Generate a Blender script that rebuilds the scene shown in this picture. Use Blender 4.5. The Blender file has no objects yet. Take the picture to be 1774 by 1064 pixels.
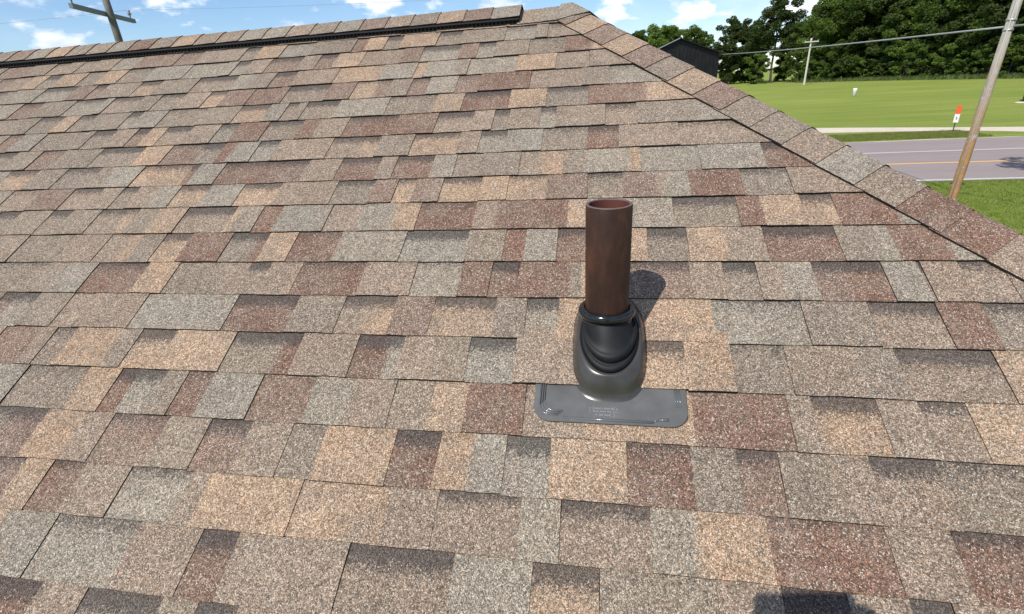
import bpy, bmesh, math, random
import numpy as np
from mathutils import Vector, Matrix

# ------------------------------------------------------------------ camera, sky, sun, exposure
scene = bpy.context.scene
PITCH = math.radians(29.9)
CA, SA = math.cos(PITCH), math.sin(PITCH)
Z0 = 3.75                       # height of the roof plane below the camera's foot point
cam_data = bpy.data.cameras.new('camera')
cam = bpy.data.objects.new('camera', cam_data)
scene.collection.objects.link(cam)
scene.camera = cam
cam_data.sensor_width = 36.0
cam_data.lens = 36.0 * 870.0 / 1774.0
cam_data.clip_start = 0.01
cam_data.clip_end = 6000
cam.matrix_world = Matrix((((0.985605, -0.014194, 0.168468, 0.000000),
                          (0.159396, 0.410170, -0.897972, -0.601193),
                          (-0.056354, 0.911899, 0.406528, 4.795506),
                          (0, 0, 0, 1))))

SUN = Vector((0.34, 0.585, -0.817)).normalized()      # direction the light travels
world = bpy.data.worlds.new('World')
scene.world = world
world.use_nodes = True
wt = world.node_tree
for n in list(wt.nodes):
    wt.nodes.remove(n)
def wn(kind, **kw):
    n = wt.nodes.new(kind)
    for k, v in kw.items():
        setattr(n, k, v)
    return n
w_out = wn('ShaderNodeOutputWorld')
w_bg = wn('ShaderNodeBackground')
w_bg.inputs['Strength'].default_value = 0.100
w_sky = wn('ShaderNodeTexSky', sky_type='NISHITA', sun_disc=False)
w_sky.sun_elevation = math.asin(-SUN.z)
w_sky.sun_rotation = math.atan2(-SUN.x, -SUN.y) % (2 * math.pi)
w_sky.air_density = 1.0
w_sky.dust_density = 0.1
w_sky.ozone_density = 2.2
# fair-weather clouds: a noise laid over the whole dome, flattened towards the horizon
w_tc = wn('ShaderNodeTexCoord')
w_sep = wn('ShaderNodeSeparateXYZ')
wt.links.new(w_tc.outputs['Generated'], w_sep.inputs[0])
w_zc = wn('ShaderNodeMath', operation='MAXIMUM'); w_zc.inputs[1].default_value = 0.0
wt.links.new(w_sep.outputs['Z'], w_zc.inputs[0])
w_zp = wn('ShaderNodeMath', operation='ADD'); w_zp.inputs[1].default_value = 0.34
wt.links.new(w_zc.outputs[0], w_zp.inputs[0])
w_dx = wn('ShaderNodeMath', operation='DIVIDE'); w_dy = wn('ShaderNodeMath', operation='DIVIDE')
wt.links.new(w_sep.outputs['X'], w_dx.inputs[0]); wt.links.new(w_zp.outputs[0], w_dx.inputs[1])
wt.links.new(w_sep.outputs['Y'], w_dy.inputs[0]); wt.links.new(w_zp.outputs[0], w_dy.inputs[1])
w_com = wn('ShaderNodeCombineXYZ')
wt.links.new(w_dx.outputs[0], w_com.inputs[0]); wt.links.new(w_dy.outputs[0], w_com.inputs[1])
def w_noise(scale, detail, rough, off):
    mp = wn('ShaderNodeMapping'); mp.inputs['Location'].default_value = off
    wt.links.new(w_com.outputs[0], mp.inputs['Vector'])
    n = wn('ShaderNodeTexNoise'); n.inputs['Scale'].default_value = scale
    n.inputs['Detail'].default_value = detail; n.inputs['Roughness'].default_value = rough
    wt.links.new(mp.outputs[0], n.inputs['Vector'])
    return n
def w_ramp(src, a, b):
    r = wn('ShaderNodeMapRange'); r.interpolation_type = 'SMOOTHSTEP'
    r.inputs['From Min'].default_value = a; r.inputs['From Max'].default_value = b
    wt.links.new(src, r.inputs['Value'])
    return r
w_n1 = w_noise(4.2, 9, 0.55, (3.1, 1.7, 0))
w_m1 = w_ramp(w_n1.outputs['Fac'], 0.515, 0.63)
w_n2 = w_noise(0.9, 5, 0.6, (8.1, 2.4, 0.5))           # thin high veil
w_m2 = w_ramp(w_n2.outputs['Fac'], 0.42, 0.75)
w_v = wn('ShaderNodeMath', operation='MULTIPLY'); w_v.inputs[1].default_value = 0.30
wt.links.new(w_m2.outputs[0], w_v.inputs[0])
w_mx = wn('ShaderNodeMath', operation='MAXIMUM')
wt.links.new(w_m1.outputs[0], w_mx.inputs[0]); wt.links.new(w_v.outputs[0], w_mx.inputs[1])
w_n3 = w_noise(3.2, 6, 0.55, (1.1, 5.4, 0.2))          # grey undersides
w_m3 = w_ramp(w_n3.outputs['Fac'], 0.40, 0.68)
w_cc = wn('ShaderNodeMix', data_type='RGBA')
w_cc.inputs['A'].default_value = (9.0, 9.2, 9.5, 1); w_cc.inputs['B'].default_value = (5.4, 6.2, 7.6, 1)
wt.links.new(w_m3.outputs[0], w_cc.inputs['Factor'])
w_mix = wn('ShaderNodeMix', data_type='RGBA')
wt.links.new(w_mx.outputs[0], w_mix.inputs['Factor'])
w_hs = wn('ShaderNodeHueSaturation'); w_hs.inputs['Saturation'].default_value = 1.02; w_hs.inputs['Value'].default_value = .95
wt.links.new(w_sky.outputs['Color'], w_hs.inputs['Color'])
w_tn = wn('ShaderNodeMix', data_type='RGBA', blend_type='MULTIPLY')
w_tn.inputs['Factor'].default_value = 1.0; w_tn.inputs['B'].default_value = (.84, .95, 1.10, 1)
wt.links.new(w_hs.outputs[0], w_tn.inputs['A'])
wt.links.new(w_tn.outputs['Result'], w_mix.inputs['A'])
wt.links.new(w_cc.outputs['Result'], w_mix.inputs['B'])
wt.links.new(w_mix.outputs['Result'], w_bg.inputs['Color'])
wt.links.new(w_bg.outputs[0], w_out.inputs['Surface'])

sun_data = bpy.data.lights.new('sun', 'SUN')
sun_data.energy = 3.8
sun_data.angle = math.radians(0.53)
sun_data.color = (1.0, 0.948, 0.872)
sun = bpy.data.objects.new('sun', sun_data)
sun.rotation_euler = SUN.to_track_quat('-Z', 'Y').to_euler()
sun.location = (-20, -35, 50)
scene.collection.objects.link(sun)

vs = scene.view_settings
vs.view_transform = 'Standard'
vs.look = 'None'
vs.exposure = 0.47
vs.gamma = 1.0
vs.use_curve_mapping = False
scene.render.engine = 'CYCLES'
scene.render.resolution_x = 1024
scene.render.resolution_y = 614

# ------------------------------------------------------------------ helpers
rng = random.Random(11)
npr = np.random.default_rng(5)
COL = scene.collection

def R(u, v, w=0.0):
    """roof coordinates (along the ridge, up the slope, off the slope) -> world"""
    return Vector((u, v * CA - w * SA, Z0 + v * SA + w * CA))

def tag(o, label=None, cat=None, group=None, kind=None):
    if label: o['label'] = label
    if cat: o['category'] = cat
    if group: o['group'] = group
    if kind: o['kind'] = kind
    return o

def empty(name, loc=(0, 0, 0), rz=0.0):
    o = bpy.data.objects.new(name, None)
    o.location = loc; o.rotation_euler = (0, 0, rz)
    o.empty_display_size = 0.2
    COL.objects.link(o)
    return o

def link(name, me, mats, parent=None, smooth=False):
    o = bpy.data.objects.new(name, me)
    for m in (mats if isinstance(mats, (list, tuple)) else [mats]):
        if m is not None: me.materials.append(m)
    if smooth:
        me.polygons.foreach_set('use_smooth', [True] * len(me.polygons))
    COL.objects.link(o)
    if parent is not None:
        o.parent = parent          # parents sit unrotated / their own frame: vertices are given in it
    return o

class MB:
    """collects polygons, then becomes one mesh"""
    def __init__(s): s.v = []; s.f = []; s.m = []
    def poly(s, pts, mi=0):
        n = len(s.v); s.v.extend([tuple(p) for p in pts]); s.f.append(tuple(range(n, n + len(pts)))); s.m.append(mi)
    def box(s, c, size, rot=None, mi=0):
        c = Vector(c); hx, hy, hz = [a / 2 for a in size]
        pts = [Vector((x, y, z)) for z in (-hz, hz) for y in (-hy, hy) for x in (-hx, hx)]
        if rot is not None: pts = [rot @ p for p in pts]
        n = len(s.v); s.v.extend([tuple(c + p) for p in pts])
        for f in ((0, 2, 3, 1), (4, 5, 7, 6), (0, 1, 5, 4), (2, 6, 7, 3), (0, 4, 6, 2), (1, 3, 7, 5)):
            s.f.append(tuple(n + i for i in f)); s.m.append(mi)
    def loops(s, loops, cap0=False, cap1=False, mi=0, closed=True):
        n = len(s.v); k = len(loops[0])
        for L in loops: s.v.extend([tuple(p) for p in L])
        for i in range(len(loops) - 1):
            for j in range(k if closed else k - 1):
                a = n + i * k + j; b = n + i * k + (j + 1) % k
                s.f.append((a, b, b + k, a + k)); s.m.append(mi)
        if cap0: s.f.append(tuple(n + j for j in reversed(range(k)))); s.m.append(mi)
        if cap1: s.f.append(tuple(n + (len(loops) - 1) * k + j for j in range(k))); s.m.append(mi)
    def tube(s, path, rad, seg=8, cap=True, mi=0):
        path = [Vector(p) for p in path]; loops = []
        if not isinstance(rad, (list, tuple)): rad = [rad] * len(path)
        for i, p in enumerate(path):
            t = (path[min(i + 1, len(path) - 1)] - path[max(i - 1, 0)]).normalized()
            a = t.orthogonal().normalized() if abs(t.z) > .95 or True else None
            ref = Vector((0, 0, 1)) if abs(t.z) < .9 else Vector((1, 0, 0))
            a = t.cross(ref).normalized(); b = t.cross(a).normalized()
            loops.append([p + rad[i] * (math.cos(q) * a + math.sin(q) * b) for q in [2 * math.pi * j / seg for j in range(seg)]])
        s.loops(loops, cap, cap, mi)
    def mesh(s, name):
        me = bpy.data.meshes.new(name)
        me.from_pydata(s.v, [], s.f)
        if any(s.m): me.polygons.foreach_set('material_index', s.m)
        me.update()
        return me
    def build(s, name, mats, parent=None, smooth=False, recalc=True):
        me = s.mesh(name)
        if recalc:
            b = bmesh.new(); b.from_mesh(me); bmesh.ops.recalc_face_normals(b, faces=b.faces); b.to_mesh(me); b.free()
        return link(name, me, mats, parent, smooth)

# ------------------------------------------------------------------ materials
class NT:
    def __init__(s, name):
        s.mat = bpy.data.materials.new(name); s.mat.use_nodes = True
        s.t = s.mat.node_tree
        s.b = s.t.nodes['Principled BSDF']; s.out = s.t.nodes['Material Output']
    def n(s, kind, **kw):
        n = s.t.nodes.new(kind)
        for k, v in kw.items(): setattr(n, k, v)
        return n
    def l(s, a, b): s.t.links.new(a, b)
    def pos(s): 
        return s.n('ShaderNodeNewGeometry').outputs['Position']
    def obj(s): return s.n('ShaderNodeTexCoord').outputs['Object']
    def noise(s, vec, scale, detail=3, rough=.55, dim='3D'):
        n = s.n('ShaderNodeTexNoise'); n.inputs['Scale'].default_value = scale
        n.inputs['Detail'].default_value = detail; n.inputs['Roughness'].default_value = rough
        s.l(vec, n.inputs['Vector']); return n.outputs['Fac']
    def voro(s, vec, scale):
        n = s.n('ShaderNodeTexVoronoi'); n.inputs['Scale'].default_value = scale
        s.l(vec, n.inputs['Vector']); return n
    def ramp(s, src, stops, interp='LINEAR'):
        r = s.n('ShaderNodeValToRGB'); e = r.color_ramp.elements; r.color_ramp.interpolation = interp
        while len(e) < len(stops): e.new(0.5)
        for i, (p, c) in enumerate(stops):
            e[i].position = p; e[i].color = (c[0], c[1], c[2], 1) if isinstance(c, (list, tuple)) else (c, c, c, 1)
        s.l(src, r.inputs[0]); return r.outputs[0]
    def mr(s, src, a, b, c=0., d=1., smooth=False):
        r = s.n('ShaderNodeMapRange')
        if smooth: r.interpolation_type = 'SMOOTHSTEP'
        for k, v in zip(('From Min', 'From Max', 'To Min', 'To Max'), (a, b, c, d)): r.inputs[k].default_value = v
        s.l(src, r.inputs['Value']); return r.outputs[0]
    def m(s, op, a, b=None, c=None):
        n = s.n('ShaderNodeMath', operation=op)
        for i, x in enumerate((a, b, c)):
            if x is None: continue
            if isinstance(x, (int, float)): n.inputs[i].default_value = x
            else: s.l(x, n.inputs[i])
        return n.outputs[0]
    def mix(s, f, a, b, mode='MIX'):
        n = s.n('ShaderNodeMix', data_type='RGBA', blend_type=mode)
        for k, x in (('Factor', f), ('A', a), ('B', b)):
            if isinstance(x, (int, float)):
                n.inputs[k].default_value = x if k == 'Factor' else (x, x, x, 1)
            elif isinstance(x, tuple): n.inputs[k].default_value = (*x, 1)
            else: s.l(x, n.inputs[k])
        return n.outputs['Result']
    def bump(s, h, strength, dist):
        n = s.n('ShaderNodeBump'); n.inputs['Strength'].default_value = strength; n.inputs['Distance'].default_value = dist
        s.l(h, n.inputs['Height']); s.l(n.outputs[0], s.b.inputs['Normal']); return n
    def set(s, color=None, rough=None, metal=None, spec=None):
        for k, v in (('Base Color', color), ('Roughness', rough), ('Metallic', metal), ('Specular IOR Level', spec)):
            if v is None: continue
            if isinstance(v, tuple): s.b.inputs[k].default_value = (*v, 1)
            elif isinstance(v, (int, float)): s.b.inputs[k].default_value = v
            else: s.l(v, s.b.inputs[k])
        return s.mat

def lin(c):
    return tuple((x / 12.92 if x <= .04045 else ((x + .055) / 1.055) ** 2.4) for x in [k / 255 for k in c])

def m_shingle():
    s = NT('shingle_granules')
    p = s.pos()
    att = s.n('ShaderNodeAttribute', attribute_name='tint')
    band = att.outputs['Alpha']
    fine = s.voro(p, 500.0)                 # single granules, about 2.3 mm
    sep = s.n('ShaderNodeSeparateColor'); s.l(fine.outputs['Color'], sep.inputs[0])
    clump = s.voro(p, 210.0)                # little clusters of one granule colour
    sep2 = s.n('ShaderNodeSeparateColor'); s.l(clump.outputs['Color'], sep2.inputs[0])
    broad = s.noise(p, 22.0, 3, .6)
    val = s.ramp(sep.outputs[0], [(0, .32), (.18, .54), (.45, .84), (.72, 1.08), (.9, 1.45), (1, 1.95)])
    val2 = s.mr(sep2.outputs[0], 0, 1, .68, 1.32)
    val3 = s.m('MULTIPLY', s.mr(broad, .3, .7, .90, 1.10), s.mr(s.noise(p, 2.3, 4, .65), .3, .7, .90, 1.10))
    k = s.m('MULTIPLY', s.m('MULTIPLY', val, val2), val3)
    hue = s.ramp(sep.outputs[1], [(0, (.93, 1.0, 1.06)), (.35, (.98, 1.0, 1.02)), (.65, (1.03, .99, .95)), (.88, (1.12, .97, .86)), (1, (1.18, .94, .80))])
    drift = s.mr(s.noise(p, 9.0, 4, .65), .38, .70, .06, .60)   # blends run into each other
    base = s.mix(drift, att.outputs['Color'], (.315, .256, .202))
    col = s.mix(1.0, base, hue, 'MULTIPLY')
    col = s.mix(1.0, col, s.mix(0.0, k, k), 'MULTIPLY')
    # cream granules scattered through every blend
    cream = s.m('GREATER_THAN', s.m('ADD', s.m('MULTIPLY', sep.outputs[0], .6), s.m('MULTIPLY', sep2.outputs[1], .4)), .84)
    col = s.mix(s.m('MULTIPLY', cream, .80), col, (.74, .65, .54))
    # printed dark granule band under the overlap: granules swap to black-grey one by one
    th = s.m('ADD', s.m('ADD', s.m('MULTIPLY', sep.outputs[2], .30), s.m('MULTIPLY', sep2.outputs[2], .34)), s.m('MULTIPLY', s.noise(p, 38, 4, .7), .40))
    bsel = s.mr(s.m('SUBTRACT', band, th), -.04, .08)
    dark = s.mix(1.0, (.085, .075, .070), s.mix(0.0, val, val), 'MULTIPLY')
    col = s.mix(s.m('MULTIPLY', bsel, .76), col, dark)
    # chalky scuffs where feet and tools have rubbed
    mps = s.n('ShaderNodeMapping'); mps.inputs['Scale'].default_value = (1.0, 2.6, 2.6); s.l(p, mps.inputs['Vector'])
    sc = s.m('MULTIPLY', s.mr(s.noise(mps.outputs[0], 5.5, 5, .7), .66, .78), s.m('GREATER_THAN', sep.outputs[1], .45))
    col = s.mix(s.m('MULTIPLY', sc, .5), col, (.52, .46, .41))
    h = s.m('ADD', s.m('MULTIPLY', fine.outputs['Distance'], -300.0), s.m('MULTIPLY', broad, .6))
    s.bump(h, .55, .0012)
    return s.set(col, .92, spec=.25)

def m_edge():
    s = NT('asphalt_cut_edge')
    n = s.noise(s.pos(), 300, 2)
    return s.set(s.ramp(n, [(.3, (.010, .009, .010)), (.7, (.030, .027, .026))]), .85, spec=.2)

def m_plain(name, c, rough=.7, metal=0., spec=.5, var=.12, scale=8., bump=0.):
    s = NT(name)
    n = s.noise(s.obj(), scale, 4, .6)
    k = s.mr(n, .25, .75, 1 - var, 1 + var)
    col = s.mix(1.0, c, s.mix(0.0, k, k), 'MULTIPLY')
    if bump: s.bump(n, bump, .01)
    return s.set(col, rough, metal, spec)

MAT_SHINGLE = m_shingle()
MAT_EDGE = m_edge()
MAT_DECK = m_plain('roof_deck_board', (.16, .12, .085), .85)
MAT_WALL = m_plain('house_siding', (.55, .52, .46), .7)
MAT_FASCIA = m_plain('fascia_paint', (.62, .60, .56), .5)
MAT_VENT = m_plain('ridge_vent_plastic', (.007, .007, .008), .65, spec=.2)

# ------------------------------------------------------------------ the ground, road and path
def m_grass():
    s = NT('mown_grass')
    p = s.pos()
    sp = s.n('ShaderNodeSeparateXYZ'); s.l(p, sp.inputs[0])
    n1 = s.noise(p, .35, 4, .6)
    n2 = s.noise(p, 6.0, 4, .7)
    mp = s.n('ShaderNodeMapping'); mp.inputs['Scale'].default_value = (.05, .75, 1)
    s.l(p, mp.inputs['Vector'])
    n3 = s.noise(mp.outputs[0], 1.0, 4, .6)           # mowing swaths along the road
    n4 = s.noise(p, .06, 3, .5)
    c = s.ramp(n2, [(.25, (.098, .140, .026)), (.5, (.165, .218, .046)), (.8, (.245, .292, .080))])
    c = s.mix(s.mr(n3, .35, .68), c, s.mix(1.0, c, (1.60, 1.42, 1.40), 'MULTIPLY'))
    c = s.mix(s.mr(n1, .40, .72, 0, .5), c, (.235, .255, .080))
    c = s.mix(s.mr(n4, .45, .70, 0, .45), c, (.130, .185, .030))
    s.bump(s.noise(p, 14, 4, .75), .8, .06)
    return s.set(c, .95, spec=.04)
MAT_GRASS = m_grass()

def sheet(name, x0, x1, y0, y1, z, mat, nx=1, ny=1, kind='structure', edge=None):
    b = MB()
    xs = [x0 + (x1 - x0) * i / nx for i in range(nx + 1)]
    lo = [(x, y0 + (edge(x, 0) if edge else 0), z) for x in xs]
    hi = [(x, y1 + (edge(x, 1) if edge else 0), z) for x in xs]
    for i in range(nx):
        b.poly([lo[i], lo[i + 1], hi[i + 1], hi[i]])
    o = b.build(name, mat)
    tag(o, kind=kind)
    return o
sheet('ground', -900, 1100, -600, 2200, 0.0, MAT_GRASS)

def m_asphalt():
    s = NT('road_asphalt')
    p = s.pos()
    n1 = s.noise(p, 60, 2, .6); n2 = s.noise(p, .5, 4, .6)
    mp = s.n('ShaderNodeMapping'); mp.inputs['Scale'].default_value = (.03, 1.1, 1); s.l(p, mp.inputs['Vector'])
    n3 = s.noise(mp.outputs[0], 1.0, 3)
    c = s.ramp(n1, [(.3, (.222, .186, .176)), (.7, (.305, .260, .248))])
    c = s.mix(s.mr(n2, .35, .7, 0, .5), c, (.300, .254, .240))
    c = s.mix(s.mr(n3, .45, .7, 0, .5), c, (.210, .175, .165))
    s.bump(n1, .4, .01)
    return s.set(c, .9, spec=.12)
MAT_ROAD = m_asphalt()
def wob(seed, amp, fr):
    r = random.Random(seed); ph = [r.uniform(0, 6.28) for _ in range(4)]
    return lambda x: amp * (math.sin(x * fr + ph[0]) + .6 * math.sin(x * fr * 2.3 + ph[1]) + .4 * math.sin(x * fr * 5.1 + ph[2]))
wa, wb_ = wob(1, .05, .9), wob(2, .10, .7)
ROADX = (-160, 260)
sheet('road', *ROADX, 23.45, 36.7, 0.012, MAT_ROAD, 420, edge=lambda x, k: wa(x) * (.4 if k == 0 else 1))
def m_paint(name, c):
    s = NT(name); p = s.pos(); n = s.noise(p, 9, 4, .7)
    return s.set(s.mix(s.mr(n, .55, .75, 0, .6), c, (.2, .18, .19)), .7)
MAT_WHITE = m_paint('road_paint_white', (.52, .50, .50)); MAT_ORANGE = m_paint('road_paint_yellow', (.70, .38, .13))
for nm, y, wd, mt in (('edge_line', 23.72, .24, MAT_WHITE), ('centre_line', 28.0, .26, MAT_ORANGE), ('edge_line', 31.85, .22, MAT_WHITE)):
    sheet(nm, *ROADX, y - wd / 2, y + wd / 2, 0.017, mt, 40)
def m_gravel():
    s = NT('pale_gravel'); p = s.pos()
    n = s.noise(p, 18, 4, .7); n2 = s.noise(p, .8, 3)
    c = s.ramp(n, [(.3, (.44, .37, .29)), (.7, (.70, .62, .51))])
    c = s.mix(s.mr(n2, .5, .75, 0, .5), c, (.33, .29, .22))
    s.bump(n, .5, .02)
    return s.set(c, .9, spec=.2)
MAT_GRAVEL = m_gravel()
# gravel shoulder along the far side of the road, and the drive that leaves it
sheet('gravel_shoulder', *ROADX, 36.55, 37.15, 0.008, MAT_GRAVEL, 420, edge=lambda x, k: 0 if k == 0 else wb_(x) - (0 if x > 26 else .25))
def drive():
    b = MB()
    n = 120; lo = []; hi = []
    for i in range(n + 1):
        x = -60 + 160 * i / n
        t = max(0, min(1, (x - 24.0) / 7.0)); t = t * t * (3 - 2 * t)
        lo.append((x, 43.1 - 1.9 * max(0, min(1, (x - 16) / 8)) - t * 4.6 + wb_(x) * .6, .009))
        hi.append((x, 46.9 - 5.2 * max(0, min(1, (x - 17) / 12)) + wb_(x + 9) * .5, .009))
    for i in range(n): b.poly([lo[i], lo[i + 1], hi[i + 1], hi[i]])
    tag(b.build('gravel_path', MAT_GRAVEL), kind='structure')
drive()

# ------------------------------------------------------------------ the house and its hip roof
VR = 2.778                       # ridge, measured up the slope
HIPK = 0.805                    # hip runs this far along the ridge per metre of slope
UR = -0.150                     # right end of the ridge
UL = -7.6                       # left end of the ridge
VE = -2.45                      # eave
def ridge_v(u): return VR + .0075 * (u - UR)     # the ridge sags a touch towards the left
def hip_u(v): return UR + (VR - v) * HIPK
house = empty('house', (0, 0, 0))
tag(house, 'house whose brown and tan asphalt shingle hip roof fills the foreground', 'house')

YR = VR * CA; ZR = Z0 + VR * SA; ZE = Z0 + VE * SA; YE = VE * CA
uE = hip_u(VE); uEl = UL - (VR - VE) * HIPK
def roof_shell(dz):
    a, b_ = Vector((UL, ridge_v(UL) * CA, Z0 + ridge_v(UL) * SA + dz)), Vector((UR, YR, ZR + dz))
    f0, f1 = Vector((uEl, YE, ZE + dz)), Vector((uE, YE, ZE + dz))
    k0, k1 = Vector((uEl, 2 * YR - YE, ZE + dz)), Vector((uE, 2 * YR - YE, ZE + dz))
    return a, b_, f0, f1, k0, k1
bm_ = MB()
a, b_, f0, f1, k0, k1 = roof_shell(-.003)
bm_.poly([f0, f1, b_, a]); bm_.poly([f1, k1, b_]); bm_.poly([k1, k0, a, b_]); bm_.poly([k0, f0, a])
a, b_, f0, f1, k0, k1 = roof_shell(-.03)
bm_.poly([f0, k0, k1, f1])
roof = bm_.build('roof', MAT_DECK, house)
# walls under the eaves
ov = .45
w0, w1, y0_, y1_ = uEl + ov, uE - ov, YE + ov, 2 * YR - YE - ov
bm_ = MB()
for p, q in (((w0, y0_), (w1, y0_)), ((w1, y0_), (w1, y1_)), ((w1, y1_), (w0, y1_)), ((w0, y1_), (w0, y0_))):
    bm_.poly([(p[0], p[1], 0), (q[0], q[1], 0), (q[0], q[1], ZE - .04), (p[0], p[1], ZE - .04)])
bm_.build('wall', MAT_WALL, house)
bm_ = MB()
for p, q in ((f0, f1), (f1, k1), (k1, k0), (k0, f0)):
    bm_.box(((p.x + q.x) / 2, (p.y + q.y) / 2, ZE - .10), (abs(p.x - q.x) + .03, abs(p.y - q.y) + .03, .16))
bm_.build('fascia', MAT_FASCIA, house)

# granule blends (what the colour of each stretch of shingle averages to)
TINT = 0.95
BLEND = {k: tuple(x * TINT for x in lin(c)) for k, c in {
    'g': (163, 155, 140), 'k': (153, 140, 124), 'p': (164, 146, 128), 't': (189, 162, 135),
    'r': (137, 107, 91), 'm': (148, 124, 109)}.items()}

COURSES = [
    (-1, 2.6150, "-1890Gp -1757Tt -1524Gp -1288Tm -1044Gp -846Tt -652Gp -479Tp -461Gp -402Gm -299Tm -234Tp"),
    (0, 2.4752, "-3561Gm -3362Tk -3200Gp -3097Tp -3002Gp -2898Tp -2752Gg -2599Tm -2343Gm -2206Tp -1935Gk -1845Tt -1695Gg -1519Tk -1282Gr -1213Tt -1106Gk -1020Tt -825Gk -701Tk -473Gg -320Tk -260Gp -197Tp"),
    (1, 2.3287, "-3486Gm -3394Gp -3262Tt -3153Gk -3055Tt -2881Gk -2757Tt -2617Gk -2447Tg -2206Gg -1984Tg -1920Gg -1845Tp -1724Gm -1536Tp -1440Gm -1341Tt -1193Gp -983Tm -879Gg -682Tm -593Gg -508Tk -342Gk -169Tr -46ct"),
    (2, 2.1852, "-3330Gk -3261Tg -3063Gg -2850Tm -2721Gm -2648Tk -2437Gt -2306Tk -2083Gp -1854Tg -1762ck -1637Gm -1519Tp -1288Gt -1053Tg -879Gt -829Tg -688ck -615Gg -385Tt -204Gp -53Tp 45cp"),
    (3, 2.0380, "-3240Tg -3102Gm -2967Tk -2758Gg -2563Tg -2515Gp -2339Tk -2229Gk -2088Tp -1942Gt -1846Tm -1696Gr -1555Tm -1505Gp -1285Tm -1154Gt -1040cm -973Tk -872Gm -782Tg -647Gm -541Tr -309Gp -84Tk 35Gg"),
    (4, 1.8936, "-3140Gk -3021Tk -2868Gk -2719Tt -2619Gk -2521Tk -2320Gg -2247Tg -2105Gk -1888Tk -1701Gt -1544Tg -1453Gp -1398Tk -1355Gk -1188Tg -944Gk -721Tt -595Gr -384Tt -227Gk -53Tr 181ct"),
    (5, 1.7479, "-2948Gm -2857Tg -2720Gk -2474Tk -2433Gk -2308Tp -2189Gm -2114Tt -2025Gp -1885Tp -1739Gg -1644Tr -1491Gk -1319Tr -1237cp -1182Tp -1098Gr -868Tr -687Gp -527Tp -439Gk -374Tp -244Gg -180Tp 18Gp 142Tk 369cg"),
    (6, 1.6049, "-2900Gk -2774Tk -2633Gm -2500Tk -2291Gk -2058Tt -1917Gm -1751Gk -1641Tr -1585cg -1474Gg -1376Tp -1125Gp -984Gt -908Tk -760Gt -562Tp -477Gg -368Tg -224Gk -49Gr 69Tp 289Gp"),
    (7, 1.4643, "-2701Gt -2633Gt -2535Tk -2384Gk -2199Tk -2117cg -1979Gt -1733Gr -1698Tg -1576Gr -1287Gm -1182Tp -1038Gr -865Tp -797Gr -642Tg -551Gk -450Tk -299Gp -221ct -134Tk -53cg 107Tt 145Gg 350Tg 562Gr"),
    (8, 1.3306, "-2654Tg -2569Gp -2410Tm -2244Gp -2097Tp -1994Gk -1914Tp -1818cg -1714Gt -1575Tg -1421Gt -1252Tp -1010Gk -853Tm -761Gt -686Tm -616cp -580Gt -429Tt -329Gt -185Tm -42Gk 80Tm 192cp 220cg 302Tr 472Gk 622Tp"),
    (9, 1.1885, "-2527Gk -2417Tk -2256Gk -2154Tk -2013Gp -1888ct -1829Tk -1731ct -1609Gp -1388Tt -1367ck -1274Gr -1191Tg -987Gp -855Tg -729ct -638Gr -430Tp -350cr -105Tt -37Tg 240Gk 439Tr 513Tt 633Gt 728Tr 892cg"),
    (10, 1.0437, "-2433Tp -2262Gk -2040Tp -1874Gp -1779ct -1722Tk -1626Gt -1511Tr -1340Gk -1225cr -1186Tt -1074Gr -903Tg -660Gg -436Tk -309Gr -237Tg -133Gr -15Tt 151Gk 273Tt 385cp 496Gr 702Tk 800cg 848Tr 985cg"),
    (11, 0.9011, "-2303Gk -2048Tk -1950cg -1832Gr -1612Tt -1487Gk -1270cp -1202Gp -1122Tp -1016ct -1003Gr -766Tp -588Gg -433Tr -336Gr -247Tr -85ck -51Tt -13Gm 269Tp 363Gk 456Tp 524cg 607Gm 688cr 791Tg 881Gk 889Tp 981Gp 1085Tp"),
    (12, 0.7553, "-2139Gm -2083Gg -1978Tk -1837Gp -1746Tp -1530Gg -1464Tg -1181Gr -959Tk -797Gp -716ct -623Tm -497Gt -301Tk -208Gg -113Tt 316Gg 550Tk 715Gp 880Tr 986Gk"),
    (13, 0.6104, "-2010Gm -1858Tp -1799Gp -1717Tt -1537ck -1466Gt -1333Tt -1119Gk -944cr -888Tp -705Gr -602cg -559Tp -457ck -360Gg -224Tp 44Gt 229Tt 346Gk 481Tp 645ck 739Gp 955Tt"),
    (14, 0.4660, "-1936Tg -1798Gk -1565Tt -1448Gr -1388Gg -1286Tk -1214Gr -1124Tg -962Gm -791Tg -669cp -548Gk -440Gt -341Tr -184Gp -27ct 235Gr 457Tp 512Gt 659Tp 748Gp 848Tt"),
    (15, 0.3189, "-1733Gm -1609Tt -1475cp -1379Gm -1195Tk -1062Gm -933Tp -810Gk -711Tt -513Gr -391Tt -305cg -220Gg -108Tt 74Gr 221Tk 323Gm 412Tk 511cp 602Gp 740Gk"),
    (16, 0.1860, "-1678Gm -1572Tt -1481Gr -1374Tp -1230Gg -1038Tp -987Tt -725Gt -488Tp -368Gp -167Tg -76Gp 121Tg 216ct 362Gr 594Tp 716Gr"),
    (17, 0.0379, "-1519Tg -1365Gg -1120Tp -943Gr -841Tp -557Gp -307Tg -132Gt 12Tk 108Gk 247Tp 370Gr 491Tp 601Gk 672Tp"),
    (18, -0.1061, "-1475Gr -1299Tp -1172Gk -968Tk -876Gk -776Tp -529Gk -335Tg -73Gp 95Tk"),
]

def clip(poly, f):
    out = []
    for i in range(len(poly)):
        p, q = poly[i], poly[(i + 1) % len(poly)]
        fp, fq = f(p), f(q)
        if fp >= 0: out.append(p)
        if fp * fq < 0:
            t = fp / (fp - fq); out.append((p[0] + (q[0] - p[0]) * t, p[1] + (q[1] - p[1]) * t))
    return out

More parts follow.
